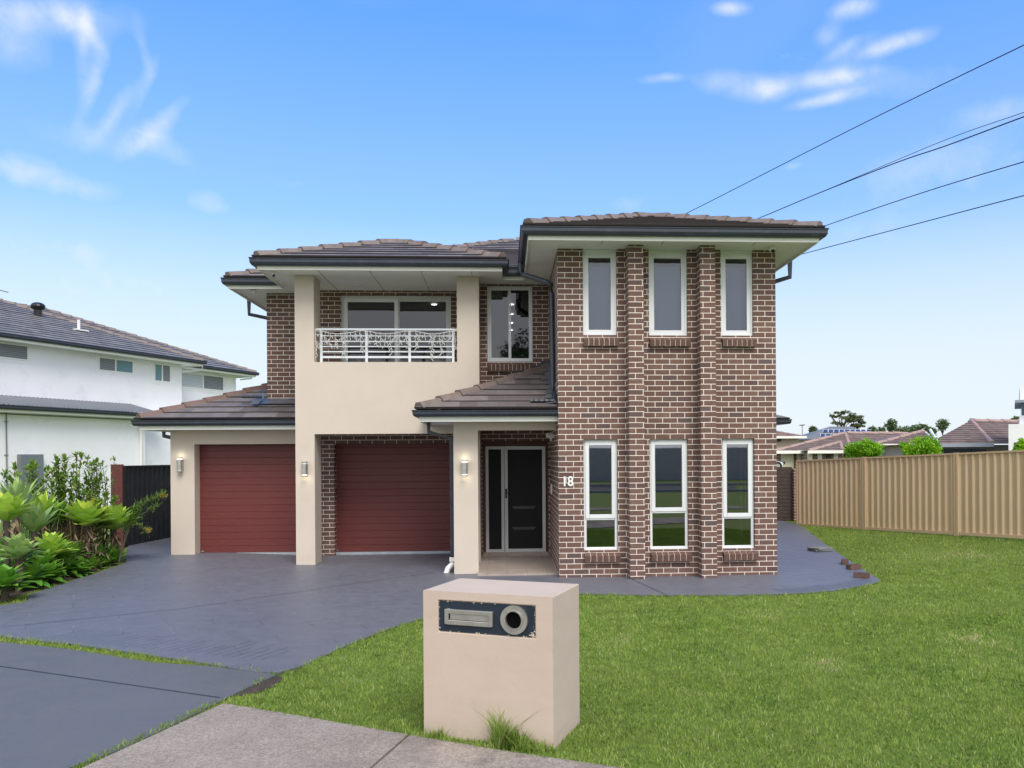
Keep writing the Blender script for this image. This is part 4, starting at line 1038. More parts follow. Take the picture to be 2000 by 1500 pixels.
# face with recessed holes for slot and tube
px0, px1, pz0, pz1 = .118, .842, .735, .955
mb.wall(0, W, -.06, HM, 0, .012, [(px0, px1, pz0, pz1)])
mb.face([(0, D, -.06), (0, 0, -.06), (0, 0, HM), (0, D, HM)]); mb.face([(W, 0, -.06), (W, D, -.06), (W, D, HM), (W, 0, HM)])
mb.face([(W, D, -.06), (0, D, -.06), (0, D, HM), (W, D, HM)]); mb.face([(0, 0, HM), (W, 0, HM), (W, D, HM), (0, D, HM)])
mb.face([(px0, .0125, pz0), (px1, .0125, pz0), (px1, .0125, pz1), (px0, .0125, pz1)])
mbody = NT('letterbox render'); p_ = mbody.obj()
n1 = mbody.noise(1.5, p_, 4, .6); cc_ = mbody.mix(mbody.mapr(n1, .3, .7, 0, 1), (.50, .405, .325), (.55, .445, .36))
mp_ = mbody.add('ShaderNodeMapping'); mp_.inputs['Scale'].default_value = (1, 1, 4); mbody.l.new(p_, mp_.inputs[0])
cc_ = mbody.mix(mbody.mapr(mbody.noise(2.5, mp_.outputs[0], 5), .45, .7, 0, .25), cc_, (.47, .36, .30))
sx_ = mbody.add('ShaderNodeSeparateXYZ'); mbody.l.new(p_, sx_.inputs[0])
gr = mbody.math('MULTIPLY', mbody.mapr(sx_.outputs[2], 0, .12, 1, 0), mbody.mapr(mbody.noise(14., p_, 6, .7), .4, .65, 0, .6))
cc_ = mbody.mix(gr, cc_, (.36, .30, .20))
mm = mbody.out(mbody.bsdf(cc_, .8, 0, mbody.bump(mbody.add('ShaderNodeMath', operation='ADD', i_0=mbody.noise(240., p_, 3), i_1=mbody.math('MULTIPLY', mbody.noise(18., p_, 3), 2.)), .3, .003), .3))
body = mb.build('body', mm, mroot, local=True, bevel=.006)
mb = MB(); mb.face([(px0+.004, .008, pz0+.004), (px1-.004, .008, pz0+.004), (px1-.004, .008, pz1-.004), (px0+.004, .008, pz1-.004)])
mb.face([(px0+.004, .008, pz0+.004), (px0+.004, .0124, pz0+.004), (px1-.004, .0124, pz0+.004), (px1-.004, .008, pz0+.004)])
rs = random.Random(9)     # chipped paint specks round the plate edge
for k in range(38):
    side = rs.random(); s_ = rs.uniform(.002, .007)
    if side < .35: x, z = rs.uniform(px0, px1), pz0+.006
    elif side < .5: x, z = rs.uniform(px0, px1), pz1-.006
    elif side < .9: x, z = px1-.006-abs(rs.gauss(0, .006)), rs.uniform(pz0, pz1)
    else: x, z = px0+.006, rs.uniform(pz0, pz1)
    mb.face([(x-s_, .0072, z-s_*.6), (x+s_, .0072, z-s_*.8), (x+s_*.7, .0072, z+s_*.7), (x-s_*.6, .0072, z+s_*.5)], 1)
for k in range(14):
    x, z = px1-.012-abs(rs.gauss(0, .02)), pz0+.008+abs(rs.gauss(0, .012)); s_ = rs.uniform(.004, .009)
    mb.face([(x-s_, .0070, z-s_*.6), (x+s_, .0070, z-s_*.8), (x+s_*.7, .0070, z+s_*.7), (x-s_*.6, .0070, z+s_*.5)], 1)
pl = mb.build('plate', ['navy', 'chip'], mroot, local=True)
# slot
sx0, sx1, sz0, sz1 = .172, .535, .793, .897
mb = MB(); frame_boxes(mb, sx0, sx1, sz0, sz1, -.014, .0078, .030); mb.box(sx0+.030, sx1-.030, .0, .0078, sz0+.03, sz1-.03)
slot = mb.build('mail_slot', 'steel', mroot, local=True, bevel=.003)
mb = MB(); mb.box(sx0+.040, sx1-.034, -.006, -.0005, sz0+.034, sz1-.034); mb.build('slot_flap', 'steel', slot, local=True, bevel=.002)
mb = MB(); mb.box(sx0+.0305, sx0+.0385, -.003, -.0007, sz0+.034, sz1-.034); mb.build('slot_gap', 'black', slot, local=True)
# newspaper tube
cx_, cz_ = .690, .851
def ring(mb, r0, r1, y0_, y1_, n=40, mi=0):
    for k in range(n):
        a, b = 2*math.pi*k/n, 2*math.pi*(k+1)/n
        P = lambda r_, t_, y_: (cx_+r_*math.cos(t_), y_, cz_+r_*math.sin(t_))
        mb.face([P(r0, b, y0_), P(r0, a, y0_), P(r1, a, y0_), P(r1, b, y0_)], mi)
        mb.face([P(r1, a, y0_), P(r1, a, y1_), P(r1, b, y1_), P(r1, b, y0_)], mi)
        mb.face([P(r0, a, y1_), P(r0, a, y0_), P(r0, b, y0_), P(r0, b, y1_)], mi)
mb = MB(); ring(mb, .058, .098, -.012, .0078); ring(mb, .0585, .066, -.022, -.012)
tb = mb.build('newspaper_tube', 'steel', mroot, local=True)
mb = MB(); n = 32
mb.face([(cx_+.058*math.cos(2*math.pi*k/n), .0035, cz_+.058*math.sin(2*math.pi*k/n)) for k in range(n)][::-1])
mb.build('tube_hole', 'black_matte', tb, local=True)

# ================================================================== LOOSE BRICKS
def brickobj(px, py, rz, label, name='loose_brick'):
    p = at(px, py, Z=0); z = .0265+gz(p.x, p.y)
    o = bpy.data.objects.new(name, BR); col.objects.link(o); o.location = (p.x, p.y, z); o.rotation_euler = (0, 0, rz)
    tag(o, label, 'brick', 'loose bricks on the path edge'); return o
mb = MB(); mb.box(-.115, .115, -.055, .055, 0, .076); mb.box(-.09, -.05, -.03, .03, .0765, .078, 1); mb.box(-.02, .02, -.03, .03, .0765, .078, 1); mb.box(.05, .09, -.03, .03, .0765, .078, 1)
tmp = mb.build('loose_brick', ['brick_sill', 'black'], local=True); BR = tmp.data; bpy.data.objects.remove(tmp)
brickobj(1650, 1104, R(70), 'brown loose brick farthest from the camera on the grey path edge')
brickobj(1667, 1114, R(20), 'middle brown loose brick of three on the grey path edge')
brickobj(1683, 1131, R(-35), 'brown loose brick nearest the pointed corner of the grey path')
q = at(1602, 1078, Z=0)
tp = thing('tile_stack', 'two grey slabs stacked askew on the side path', 'slabs', (q.x, q.y, .03), R(10))
for i, (dz, rz, w_) in enumerate(((0, 0, .19), (.035, .25, .20))):
    mb = MB(); c_, s_ = math.cos(rz), math.sin(rz)
    mb.box(-w_, w_, -.16, .16, dz, dz+.03)
    o = mb.build('slab', 'meter' if i == 0 else simple('grey tile', (.20, .19, .175), .8, .2, 9.), tp, local=True, bevel=.004); o.rotation_euler = (0, 0, rz)

# ================================================================== RIGHT FENCE, GATE
FA = at(1560, 1025, Z=0); FB = at(2000, 1050, Z=.22); fd = Vector((FB.x-FA.x, FB.y-FA.y)); FL = fd.length; fd.normalize()
fang = math.atan2(fd.y, fd.x)
posts = []
for px in (1560, 1690, 1870):
    r_ = ray(px, 1000); # intersect with fence line
    det = r_[0]*(-fd.y)+r_[1]*fd.x; t_ = (FA.x*(-fd.y)+FA.y*fd.x)/det; X_, Y_ = r_[0]*t_, r_[1]*t_
    posts.append((X_-FA.x)*fd.x+(Y_-FA.y)*fd.y)
posts += [posts[-1]+2.4, posts[-1]+4.8, posts[-1]+7.2]
fence = thing('fence', 'long tan ribbed steel panel fence along the right side of the lawn', 'fence', (FA.x, FA.y, 0), fang)
slope = .22/FL
HF = 1.80
for i, (a, b) in enumerate(zip(posts, posts[1:])):
    mb = MB(); n = max(3, round((b-a)/.17)); w_ = (b-a)/n; z0_ = a*slope; ztop = HF+a*slope+(.012 if i else -.01)
    zb_ = z0_+.02
    prev = None
    for k in range(n):
        x = a+k*w_
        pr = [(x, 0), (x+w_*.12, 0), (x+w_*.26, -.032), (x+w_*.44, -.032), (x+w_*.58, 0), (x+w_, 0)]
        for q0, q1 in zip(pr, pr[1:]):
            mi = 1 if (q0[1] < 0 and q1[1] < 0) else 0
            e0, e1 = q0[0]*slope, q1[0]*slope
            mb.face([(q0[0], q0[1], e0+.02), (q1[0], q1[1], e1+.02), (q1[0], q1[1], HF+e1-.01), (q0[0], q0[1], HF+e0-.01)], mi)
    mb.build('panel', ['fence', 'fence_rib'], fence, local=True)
    for nm_, u0, u1 in (('top_rail', HF-.035, HF+.006), ('bottom_rail', -.02, .045)):
        mb = MB(); mb.box(a, b, -.045, .01, 0, 1); mb.v = [(v[0], v[1], (u1 if v[2] > .5 else u0)+v[0]*slope) for v in mb.v]; mb.build(nm_, 'fence', fence, local=True)
for i, a in enumerate(posts[:-1]):
    mb = MB(); z1_ = HF+a*slope+.012
    if i == 0: mb.box(a-.05, a+.0, -.05, .02, -.05, z1_-.02)
    else: mb.box(a-.055, a-.008, -.058, .02, a*slope-.05, z1_); mb.box(a+.008, a+.055, -.058, .02, a*slope-.05, z1_); mb.box(a-.008, a+.008, -.040, .02, a*slope-.05, z1_-.005)
    mb.build('post', 'fence', fence, local=True)
p0 = at(1518, 918, Y=23.2); p1 = at(1547, 918, Y=23.2)
gt = thing('side_gate', 'dark brown horizontal board side gate between brick pillar and house', 'gate', ((p0.x+p1.x)/2, 23.2, 0))
mb = MB(); z = .02; rs = random.Random(2)
while z < 1.52:
    mb.box(p0.x-1.4, p1.x-.0, 23.2, 23.24, z, z+.098); z += .106
mb.build('gate_boards', 'gate', gt)
mb = MB(); mb.box(p0.x-1.4, p1.x, 23.242, 23.28, 0, 1.54); mb.build('gate_frame', 'black', gt)
q1 = at(1559, 918, Y=23.1)
mb = MB(); mb.box(p1.x+.005, q1.x, 23.05, 23.4, 0, 1.56); tag(mb.build('brick_pillar', 'brick'), 'narrow brown brick pillar between side gate and tan fence', 'pillar')

# ================================================================== LEFT FENCE
a_ = at(243, 1077, Z=0); b_ = at(332, 1059, Z=0); d_ = Vector((b_.x-a_.x, b_.y-a_.y)); LL = d_.length+1.2; ang = math.atan2(d_.y, d_.x)
lf = thing('black_fence', 'black corrugated sheet fence beside the left garage pillar', 'fence', (a_.x, a_.y, 0), ang)
mb = MB(); n = 36
for k in range(n):
    f_ = lambda t: .03*math.sin(t*2*math.pi*1.5) if False else .022*math.sin(t*LL/.19*2*math.pi)
    t0, t1 = k/n, (k+1)/n
    sub = 4
    for s_ in range(sub):
        u0, u1 = t0+(t1-t0)*s_/sub, t0+(t1-t0)*(s_+1)/sub
        mb.face([(u0*LL, f_(u0), 0), (u1*LL, f_(u1), 0), (u1*LL, f_(u1), 1.79), (u0*LL, f_(u0), 1.79)])
mb.build('fence_sheet', 'black_fence', lf, local=True)
mb = MB(); mb.box(-.02, LL, -.04, .04, 1.79, 1.82); mb.build('rail', 'black_fence', lf, local=True)
mb = MB(); mb.box(-.07, -.0, -.04, .04, 0, 1.82); mb.build('post', 'black_fence', lf, local=True)
pa, pb = at(219, 907, Y=a_.y-.05), at(240, 907, Y=a_.y-.05)
mb = MB(); mb.box(pa.x, pb.x+.02, a_.y-.12, a_.y-.05, 0, pa.z+.0)
tag(mb.build('timber_post', 'maroon', bevel=.006), 'wide maroon timber board at the end of the black fence', 'post')

# ================================================================== NEIGHBOUR HOUSE (left)
na = R(65)
NO = Vector((-15.085, 24.894, 0))
nh = thing('neighbour_house', 'white rendered two-storey house with dark tiled roof behind the left garden', 'house', NO, na)
mb = MB()
# local x runs away along the side wall, local y inward (upper wall at y=1.2)
mb.box(-14, 7.95, 1.2, 12, 3.2, 5.82, skip='+y'); mb.box(7.95, 12.15, 2.4, 12, 0, 5.82, skip='+y')
wu = mb.build('wall', 'white_render', nh, local=True); tag(wu, 'white upper storey wall')
mb = MB(); mb.box(-14, 5.15, 0, 12, -.1, 3.46); mb.box(5.15, 9.5, .35, 2.3, -.1, 3.2); mb.build('wall', 'white_render', nh, local=True)
mb = MB()
zn = 5.86
def nroof(mb, x0, x1, y0, y1, top, p, ridges):
    hd = (y1-y0)/2; z0 = top; zt = top+p*hd
    a = (x0, y0, z0); b = (x1, y0, z0); c = (x1, y1, z0); d = (x0, y1, z0); r0 = (x0+.01, (y0+y1)/2, zt); r1 = (x1-hd, (y0+y1)/2, zt)
    roof_face(mb, [a, b, r1, r0]); roof_face(mb, [b, c, r1]); roof_face(mb, [c, d, r0, r1])
    ridges += [(b, r1), (r1, r0), (c, r1)]
rr = []
nroof(mb, -14.5, 8.6, .6, 12.6, zn, .40, rr); nroof(mb, -10, 12.9, 1.8, 13.4, zn, .40, rr)
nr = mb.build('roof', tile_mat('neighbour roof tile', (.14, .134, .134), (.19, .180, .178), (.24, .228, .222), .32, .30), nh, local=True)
for a, b in rr:
    mb = MB(); ridge_caps(mb, a, b); mb.build('ridge_cap', 'ridge', nr, local=True)
npth = [(-14.5, .55), (8.65, .55), (8.65, 1.75), (12.95, 1.75), (12.95, 12)]
mb = MB(); mb.sweep(npth, gutter_prof(zn, .12, .12)); mb.build('gutter', 'gutter', nr, local=True)
mb = MB(); mb.sweep(npth, [(-.122, zn-.02), (-.122, zn-.20), (-.145, zn-.20), (-.145, zn-.02)]); mb.build('fascia', 'fascia', nr, local=True)
for bb in ((-14.5, 8.5, .68, 1.21), (7.94, 8.5, 1.211, 2.0), (8.5, 12.8, 1.88, 2.41), (12.14, 12.8, 2.411, 11)): mb = MB(); mb.box(*bb, 5.70, 5.71); mb.build('soffit', 'soffit', nh, local=True)
# lower corrugated roof
mb = MB(); n = 200
for k in range(n):
    x = -9+k*(14.6/n); x2 = x+14.6/n; o0 = .012*(1 if k % 2 else -1); o1 = -o0
    mb.face([(x, -.42, 3.60+o0), (x2, -.42, 3.60+o1), (x2, 1.19, 4.0+o1), (x, 1.19, 4.0+o0)])
lr = mb.build('roof', 'corr', nh, local=True); tag(lr, 'grey corrugated steel skillion roof')
mb = MB(); mb.sweep([(-9, -.5), (5.65, -.5), (5.65, 1.1)], gutter_prof(3.58, .12, .12)); mb.build('gutter', 'gutter', lr, local=True)
mb = MB(); mb.sweep([(-9, -.5), (5.65, -.5), (5.65, 1.1)], [(-.122, 3.56), (-.122, 3.38), (-.145, 3.38), (-.145, 3.56)]); mb.build('fascia', 'fascia', lr, local=True)
mb = MB(); mb.box(-9, 5.5, -.37, .0, 3.40, 3.41); mb.build('soffit', 'soffit', nh, local=True)
def nwin(x0, x1, z0, z1, y, div, mats):
    mb = MB()
    m = .10
    frame_boxes(mb, x0-m, x1+m, z0-m, z1+m, y-.012, y+.01, m*.98)
    w = mb.build('window', 'white_render', nh, local=True)
    mb = MB(); frame_boxes(mb, x0, x1, z0, z1, y-.03, y-.013, .045); xm = x0+(x1-x0)*div; mb.box(xm-.025, xm+.025, y-.03, y-.013, z0+.045, z1-.045); mb.build('frame', 'fascia', w, local=True)
    for (a, b, m_) in ((x0+.045, xm-.025, mats[0]), (xm+.025, x1-.045, mats[1])):
        mb = MB(); mb.face([(a, y-.018, z0+.045), (b, y-.018, z0+.045), (b, y-.018, z1-.045), (a, y-.018, z1-.045)]); mb.build('pane', m_, w, local=True)
nwin(-.9, 1.72, 5.16, 5.66, 1.2, .42, ('slat_blind', 'slat_blind')); nwin(4.25, 5.70, 5.10, 5.60, 1.2, .48, ('slat_blind', 'teal_blind'))
nwin(6.62, 7.40, 4.92, 5.62, 1.2, .48, ('teal_blind', 'slat_blind')); nwin(8.95, 11.4, 4.93, 5.58, 2.4, .52, ('slat_pale', 'slat_blind'))
mb = MB(); mb.box(.50, 1.24, -.16, -.001, .4, 2.13); tag(mb.build('meter_box', ['meter'], nh, local=True, bevel=.01), 'grey electricity meter box')
mb = MB(); mb.tube([(4.92, -.06, 0), (4.92, -.06, 3.36)], .055, 10); mb.build('downpipe', 'pvc', nh, local=True)
mb = MB(); mb.tube([(.17, -.03, 0), (.17, -.03, 3.38)], .018, 8); mb.box(-4, 5.1, -.02, -.001, 3.33, 3.36)
for z in (1.2, 2.1, 3.1): mb.box(.11, .23, -.03, -.002, z, z+.02)
mb.build('conduit', 'meter', nh, local=True)
mb = MB(); mb.tube([(8.7, .9, 5.72), (8.7, .9, 5.55), (8.2, 1.1, 5.45), (7.98, 1.18, 5.42)], .035, 8); mb.tube([(12.7, 2.0, 5.72), (12.7, 2.0, 5.6), (12.3, 2.3, 5.52)], .035, 8); mb.build('downpipe', 'pvc', nh, local=True)
# whirlybird vent and flue: on the roof plane z = zn+.4*(y-.6)
yv = 3.9; zv = zn+.4*(yv-.6)
q = at(68, 600, Y=30)
mb = MB(); mb.cyl((4.0, yv), .13, zv-.1, zv+.22, 14); 
for i in range(6):
    a0, a1 = -1.2+i*.4, -.8+i*.4
    mb.tube([(4.0, yv, zv+.34+.15*math.sin(a0)), (4.0, yv, zv+.34+.15*math.sin(a1))], [.21*math.cos(a0)+.03, .21*math.cos(a1)+.03], 16)
mb.build('roof_vent', 'black', nh, local=True)
yv = 2.6; zv = zn+.4*(yv-.6); mb = MB(); mb.cyl((4.6, yv), .05, zv-.05, zv+.38, 10); mb.box(4.35, 4.85, yv-.2, yv+.1, zv-.03, zv+.02); mb.build('flue_pipe', 'pvc', nh, local=True)
mb = MB(); q0 = at(-14, 563, Y=26); q1 = at(16, 571, Y=26)
mb.tube([q0, q1], .014, 6); mb.tube([(q0.x-.6, 26, 8.2), (q0.x-.6, 26, q0.z+.5)], .02, 6)
mb.tube([(q0.x-.6, 26, q0.z+.02), q0], .012, 6)
tag(mb.build('tv_antenna', 'gutter'), 'thin antenna arm above the white neighbouring roof', 'antenna')

# ================================================================== PLANTS (left bed)
def leaf(mb, base, az_, elev, L, W, curl, tint, n=6, fold=.25, mi=0, wmax=.45):
    ca, sa = math.cos(az_), math.sin(az_); p = Vector(base); e_ = elev; pts = []
    side = Vector((-sa, ca, 0)); step = L/n
    for i in range(n+1):
        t = i/n
        w_ = W*(math.sin(math.pi*min(1, (t/wmax)*.5)) if t < wmax else math.cos((t-wmax)/(1-wmax)*math.pi/2)**1.15)
        w_ = max(w_, W*.25 if t < .3 else 0)
        d = Vector((ca*math.cos(e_), sa*math.cos(e_), math.sin(e_))); up = side.cross(d)*-1
        if up.z < 0: up = -up
        pts.append((p-side*w_/2+up*fold*w_*.5, p.copy(), p+side*w_/2+up*fold*w_*.5))
        p = p+d*step; e_ -= curl/n*(.4+1.2*t)
    for a, b in zip(pts, pts[1:]):
        mb.face([a[0], a[1], b[1], b[0]], mi, tint=tint); mb.face([a[1], a[2], b[2], b[1]], mi, tint=tint)
def rosette(px, py, Y, R_, nl, label, mat, name='agave', stem=True, elev=(.30, 1.5), W=.32, curl=.45, cat='agave', grp='agaves in the garden bed', seed=0, dry=14):
    rs = random.Random(seed); c = at(px, py, Y=Y)
    root = thing(name, label, cat, (c.x, c.y, gz(c.x, c.y)), 0, grp)
    mb = MB()
    nl = int(nl*1.35)
    for i in range(nl):
        t = i/nl; a = i*2.399+rs.uniform(-.2, .2); el = elev[0]+(elev[1]-elev[0])*t+rs.uniform(-.12, .12)
        L = R_*(1-.30*t)*rs.uniform(.85, 1.12)
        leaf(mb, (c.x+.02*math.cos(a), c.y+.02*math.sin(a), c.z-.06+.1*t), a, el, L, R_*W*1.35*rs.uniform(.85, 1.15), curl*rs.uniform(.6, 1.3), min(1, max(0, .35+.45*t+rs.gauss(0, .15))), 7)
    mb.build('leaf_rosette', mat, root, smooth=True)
    if stem:
        mb = MB(); mb.tube([(c.x, c.y, 0), (c.x+.02, c.y, c.z*.5), (c.x, c.y, c.z-.02)], [.05, .045, .05], 8); mb.build('stem', 'bark', root)
    if dry:
        mb = MB()
        for i in range(dry):
            a = rs.uniform(0, 6.28); leaf(mb, (c.x, c.y, c.z-.05-rs.uniform(0, .12)), a, rs.uniform(-1.2, -.5), R_*rs.uniform(.35, .6), R_*.07, -.9*rs.random(), rs.random(), 5)
        mb.build('dead_leaves', 'dry', root)
    return root
rosette(168, 1022, 14.5, .56, 30, 'bright green agave rosette high in the bed, nearest the timber board but one', 'agave', seed=1, dry=26)
rosette(222, 1030, 15.1, .56, 28, 'bright green agave rosette farthest right, against the black fence', 'agave', seed=2, dry=20)
rosette(12, 1012, 12.6, .50, 24, 'large upright yellow-green agave rosette at the photo left edge', 'agave', seed=3, elev=(.5, 1.45), dry=8)
rosette(36, 1086, 12.3, .42, 30, 'grey-green agave rosette low at the front of the bed', 'agave_grey', seed=4, dry=20)
rosette(100, 1079, 13.4, .42, 26, 'mid green agave with a tall pointed leaf in the middle of the bed', 'agave', seed=5, elev=(.3, 1.45), dry=10)
rosette(8, 1142, 11.5, .42, 24, 'dark glossy agave rosette at the front left corner of the bed', 'dark_leaf', seed=6, elev=(0, 1.2), dry=4)
rosette(190, 1088, 14.8, .33, 22, 'small narrow-leaved agave low in the bed, beside the driveway', 'dark_leaf', seed=7, dry=6, W=.24)
rosette(222, 1090, 15.1, .33, 22, 'small green agave at the driveway tip of the bed', 'dark_leaf', seed=8, dry=3, W=.26)
rosette(66, 1035, 13.6, .55, 22, 'tall grey-green sword-leaved agave behind the front rosettes', 'agave_grey', seed=9, elev=(.7, 1.5), W=.2, curl=.25, dry=6)
rosette(30, 1000, 13.4, .70, 26, 'tallest sword-leaved clump with thin pale leaves, left of the meter box', 'agave_grey', seed=10, elev=(.8, 1.55), W=.11, curl=.2, dry=10)
rosette(108, 1020, 14.6, .50, 20, 'dark green sword-leaved clump behind the dry leaves', 'dark_leaf', seed=11, elev=(.6, 1.5), W=.2, curl=.3, dry=8)
rosette(82, 1010, 14.2, .55, 20, 'pale sword-leaved clump under the leafy shrubs', 'agave', seed=12, elev=(.7, 1.5), W=.16, curl=.2, dry=8)
# low broad-leaved plants at the bed front
for i, (px, py, Y) in enumerate(((96, 1124, 13.0), (130, 1112, 13.7), (62, 1128, 12.5), (152, 1118, 14.0), (118, 1092, 13.7), (176, 1110, 14.5), (84, 1106, 13.1), (140, 1082, 14.2), (206, 1104, 14.9))):
    rosette(px, py, Y, .34, 26, ['low broad-leaved plant with glossy leaves in the middle of the bed front', 'low broad-leaved plant just right of the bed front middle', 'low broad-leaved plant between the two front agave rosettes', 'low broad-leaved plant nearest the driveway curve', 'low broad-leaved plant under the dead brown leaves', 'low broad-leaved plant left of the small narrow agave', 'low broad-leaved plant below the pointed agave', 'low broad-leaved plant beneath the high bright rosette', 'low broad-leaved plant at the right tip of the bed front'][i], 'dark_leaf', name='low_plant', stem=False, elev=(-.1, 1.3), W=.30, curl=.6, cat='plant', grp='low leafy plants along the bed front', seed=30+i, dry=0)
# dead leaf litter
mb = MB(); rs = random.Random(77)
for i in range(900):
    px, py = rs.uniform(70, 240), 0; Y = rs.uniform(13.4, 15.4); p = at(px, 1000, Y=Y); z = rs.uniform(.05, .62)
    if p.x > -7.1: continue
    leaf(mb, (p.x, p.y, z), rs.uniform(0, 6.28), rs.uniform(-1.2, .5), rs.uniform(.08, .26), rs.uniform(.012, .035), rs.uniform(-1.5, 1.5), rs.random(), 4)
tag(mb.build('leaf_litter', 'dry'), 'tangle of dead brown leaves beneath the agaves', 'dead leaves', kind='stuff')
# mass of darker leaves to fill the depths of the bed
mb = MB()
for i in range(2600):
    px = rs.uniform(-120, 250); Y = rs.uniform(10.4, 15.2); py_ = 1000; p = at(px, py_, Y=Y)
    edge = np.interp(Y, [9.9, 10.45, 11.2, 13.3, 15.5], [-9.6, -7.8, -7.15, -7.2, -7.15])
    if p.x > edge-.12: continue
    z = rs.uniform(.0, .16+.15*max(0, Y-11.3)); z *= min(1, .25+(edge-p.x)*1.6)
    leaf(mb, (p.x, p.y, z), rs.uniform(0, 6.28), rs.uniform(-.2, 1.2), rs.uniform(.15, .32), rs.uniform(.05, .11), rs.uniform(.3, 1.2), rs.random()**1.5*.75, 5)
tag(mb.build('ground_cover', 'dark_leaf'), 'dense dark green ground cover filling the garden bed', 'ground cover', kind='stuff')
# leafy stem shrubs
def stem_shrub(px, ytop, Y, nstem, spread, label, mat='shrub_leaf', seed=0, lsz=.11, dens=1.2):
    rs = random.Random(seed); top = at(px, ytop, Y=Y); root = thing('leafy_shrub', label, 'shrub', (top.x, top.y, gz(top.x, top.y)), 0, 'leafy shrubs behind the agaves')
    ms = MB(); ml = MB()
    for s_ in range(nstem):
        hh = top.z*rs.uniform(.72, 1.) if s_ else top.z-.03
        bx, by = top.x+rs.uniform(-1, 1)*spread*.4, top.y+rs.uniform(-1, 1)*.25
        tx, ty = bx+rs.uniform(-1, 1)*spread*.7, by+rs.uniform(-.3, .3)
        if s_ == 0: tx = top.x
        pts = [Vector((bx+(tx-bx)*t**1.5+rs.uniform(-.015, .015), by+(ty-by)*t, hh*t)) for t in [k/7 for k in range(8)]]
        ms.tube(pts, [.011-.001*k for k in range(8)], 5)
        nlv = int(46*dens)
        for k in range(nlv):
            t = .28+.72*(k/nlv)**.8; i_ = min(6, int(t*7)); p = pts[i_].lerp(pts[i_+1], t*7-i_)
            off = Vector((rs.gauss(0, .05), rs.gauss(0, .05), rs.gauss(0, .02)))
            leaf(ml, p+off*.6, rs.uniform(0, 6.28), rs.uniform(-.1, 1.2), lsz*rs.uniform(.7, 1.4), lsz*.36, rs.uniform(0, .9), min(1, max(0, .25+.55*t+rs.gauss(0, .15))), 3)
        for k in range(9): 
            leaf(ml, pts[-1], rs.uniform(0, 6.28), rs.uniform(.2, 1.4), lsz*1.1, lsz*.4, .4, rs.uniform(.6, .95), 3)
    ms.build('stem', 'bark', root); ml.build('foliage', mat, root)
stem_shrub(62, 905, 14.8, 9, .30, 'yellow-green topped shrub in front of the grey meter box', seed=1, lsz=.12, dens=1.4)
stem_shrub(96, 915, 15.2, 8, .30, 'leafy shrub just right of the meter box', seed=2)
stem_shrub(122, 896, 15.0, 9, .30, 'dense-topped leafy shrub left of the tallest stem', seed=3, dens=1.7)
stem_shrub(172, 889, 15.1, 9, .32, 'tallest leafy shrub with a forked top against the white wall', seed=4)
stem_shrub(204, 895, 15.5, 8, .25, 'thin airy shrub with small pale leaves beside the timber board', seed=5, lsz=.08, dens=1.3)
stem_shrub(148, 930, 15.3, 8, .35, 'leafy shrub between the dense top and the tallest stem', seed=6)
stem_shrub(190, 960, 14.9, 8, .30, 'low leafy shrub behind the bright agave rosettes', seed=7)
# dry grass clump
p = at(148, 1040, Y=14.7); mb = MB(); rs = random.Random(4)
for i in range(420):
    a = rs.uniform(0, 6.28); leaf(mb, (p.x+rs.gauss(0, .14), p.y+rs.gauss(0, .12), .3), a, rs.uniform(.9, 1.5), rs.uniform(.5, 1.05), .010, rs.uniform(.2, 1.9), rs.random(), 6)
tag(mb.build('dry_grass_clump', 'dry'), 'clump of dry grey-brown grass behind the agaves', 'dry plant')
# spiky thin stems at far left
p = at(22, 1000, Y=14.2); mb = MB()
for i in range(90):
    a = rs.uniform(0, 6.28); leaf(mb, (p.x+rs.gauss(0, .25), p.y+rs.gauss(0, .15), .4), a, rs.uniform(1.0, 1.55), rs.uniform(.6, 1.2), .014, rs.uniform(.0, .6), rs.random(), 5)
tag(mb.build('reed_clump', 'agave_grey'), 'thin upright grey-green reeds left of the meter box', 'reeds')
# red flower
p = at(180, 975, Y=14.5); root = thing('red_flower', 'single small red flower among the shrubs', 'flower', (p.x, p.y, 0)); mb = MB(); mb.tube([(p.x, p.y, 0), (p.x+.02, p.y, p.z-.05)], .006, 5); mb.build('stem', 'bark', root)
mb = MB()
for i in range(7): leaf(mb, (p.x+.02, p.y, p.z-.05), i, rs.uniform(.5, 1.5), .09, .03, .5, .5, 4)
mb.build('petals', 'red', root)
# arching feathery branch over the black fence
root = thing('feathery_shrub', 'arching feathery branch with yellow tips in front of the black fence', 'shrub', (*at(232, 1060, Y=14.8)[:2], 0))
ms = MB(); ml = MB(); mt = MB()
A0 = at(232, 1060, Y=14.8); A0.z = .1
for tipx, tipy, n_ in ((322, 962, 130), (300, 975, 90), (312, 985, 60), (290, 1040, 60), (270, 1000, 70)):
    tp_ = at(tipx, tipy, Y=15.0); mid = at(tipx*.45+232*.55, min(1000, tipy+5)+20, Y=14.9); pts = [Vector(q) for q in curve([tuple(A0), tuple(A0.lerp(mid, .6)+Vector((0, 0, .15))), tuple(mid), tuple(tp_)], 5)]
    ms.tube(pts, .008, 5)
    for k in range(n_*3):
        t = .3+.7*rs.random(); i_ = min(len(pts)-2, int(t*(len(pts)-1))); q = pts[i_].lerp(pts[i_+1], t*(len(pts)-1)-i_)
        leaf(ml, q+Vector((rs.gauss(0, .03), rs.gauss(0, .03), rs.gauss(0, .03))), rs.uniform(0, 6.28), rs.uniform(-.5, 1.2), rs.uniform(.05, .11), .012, .4, rs.uniform(.3, .95), 3)
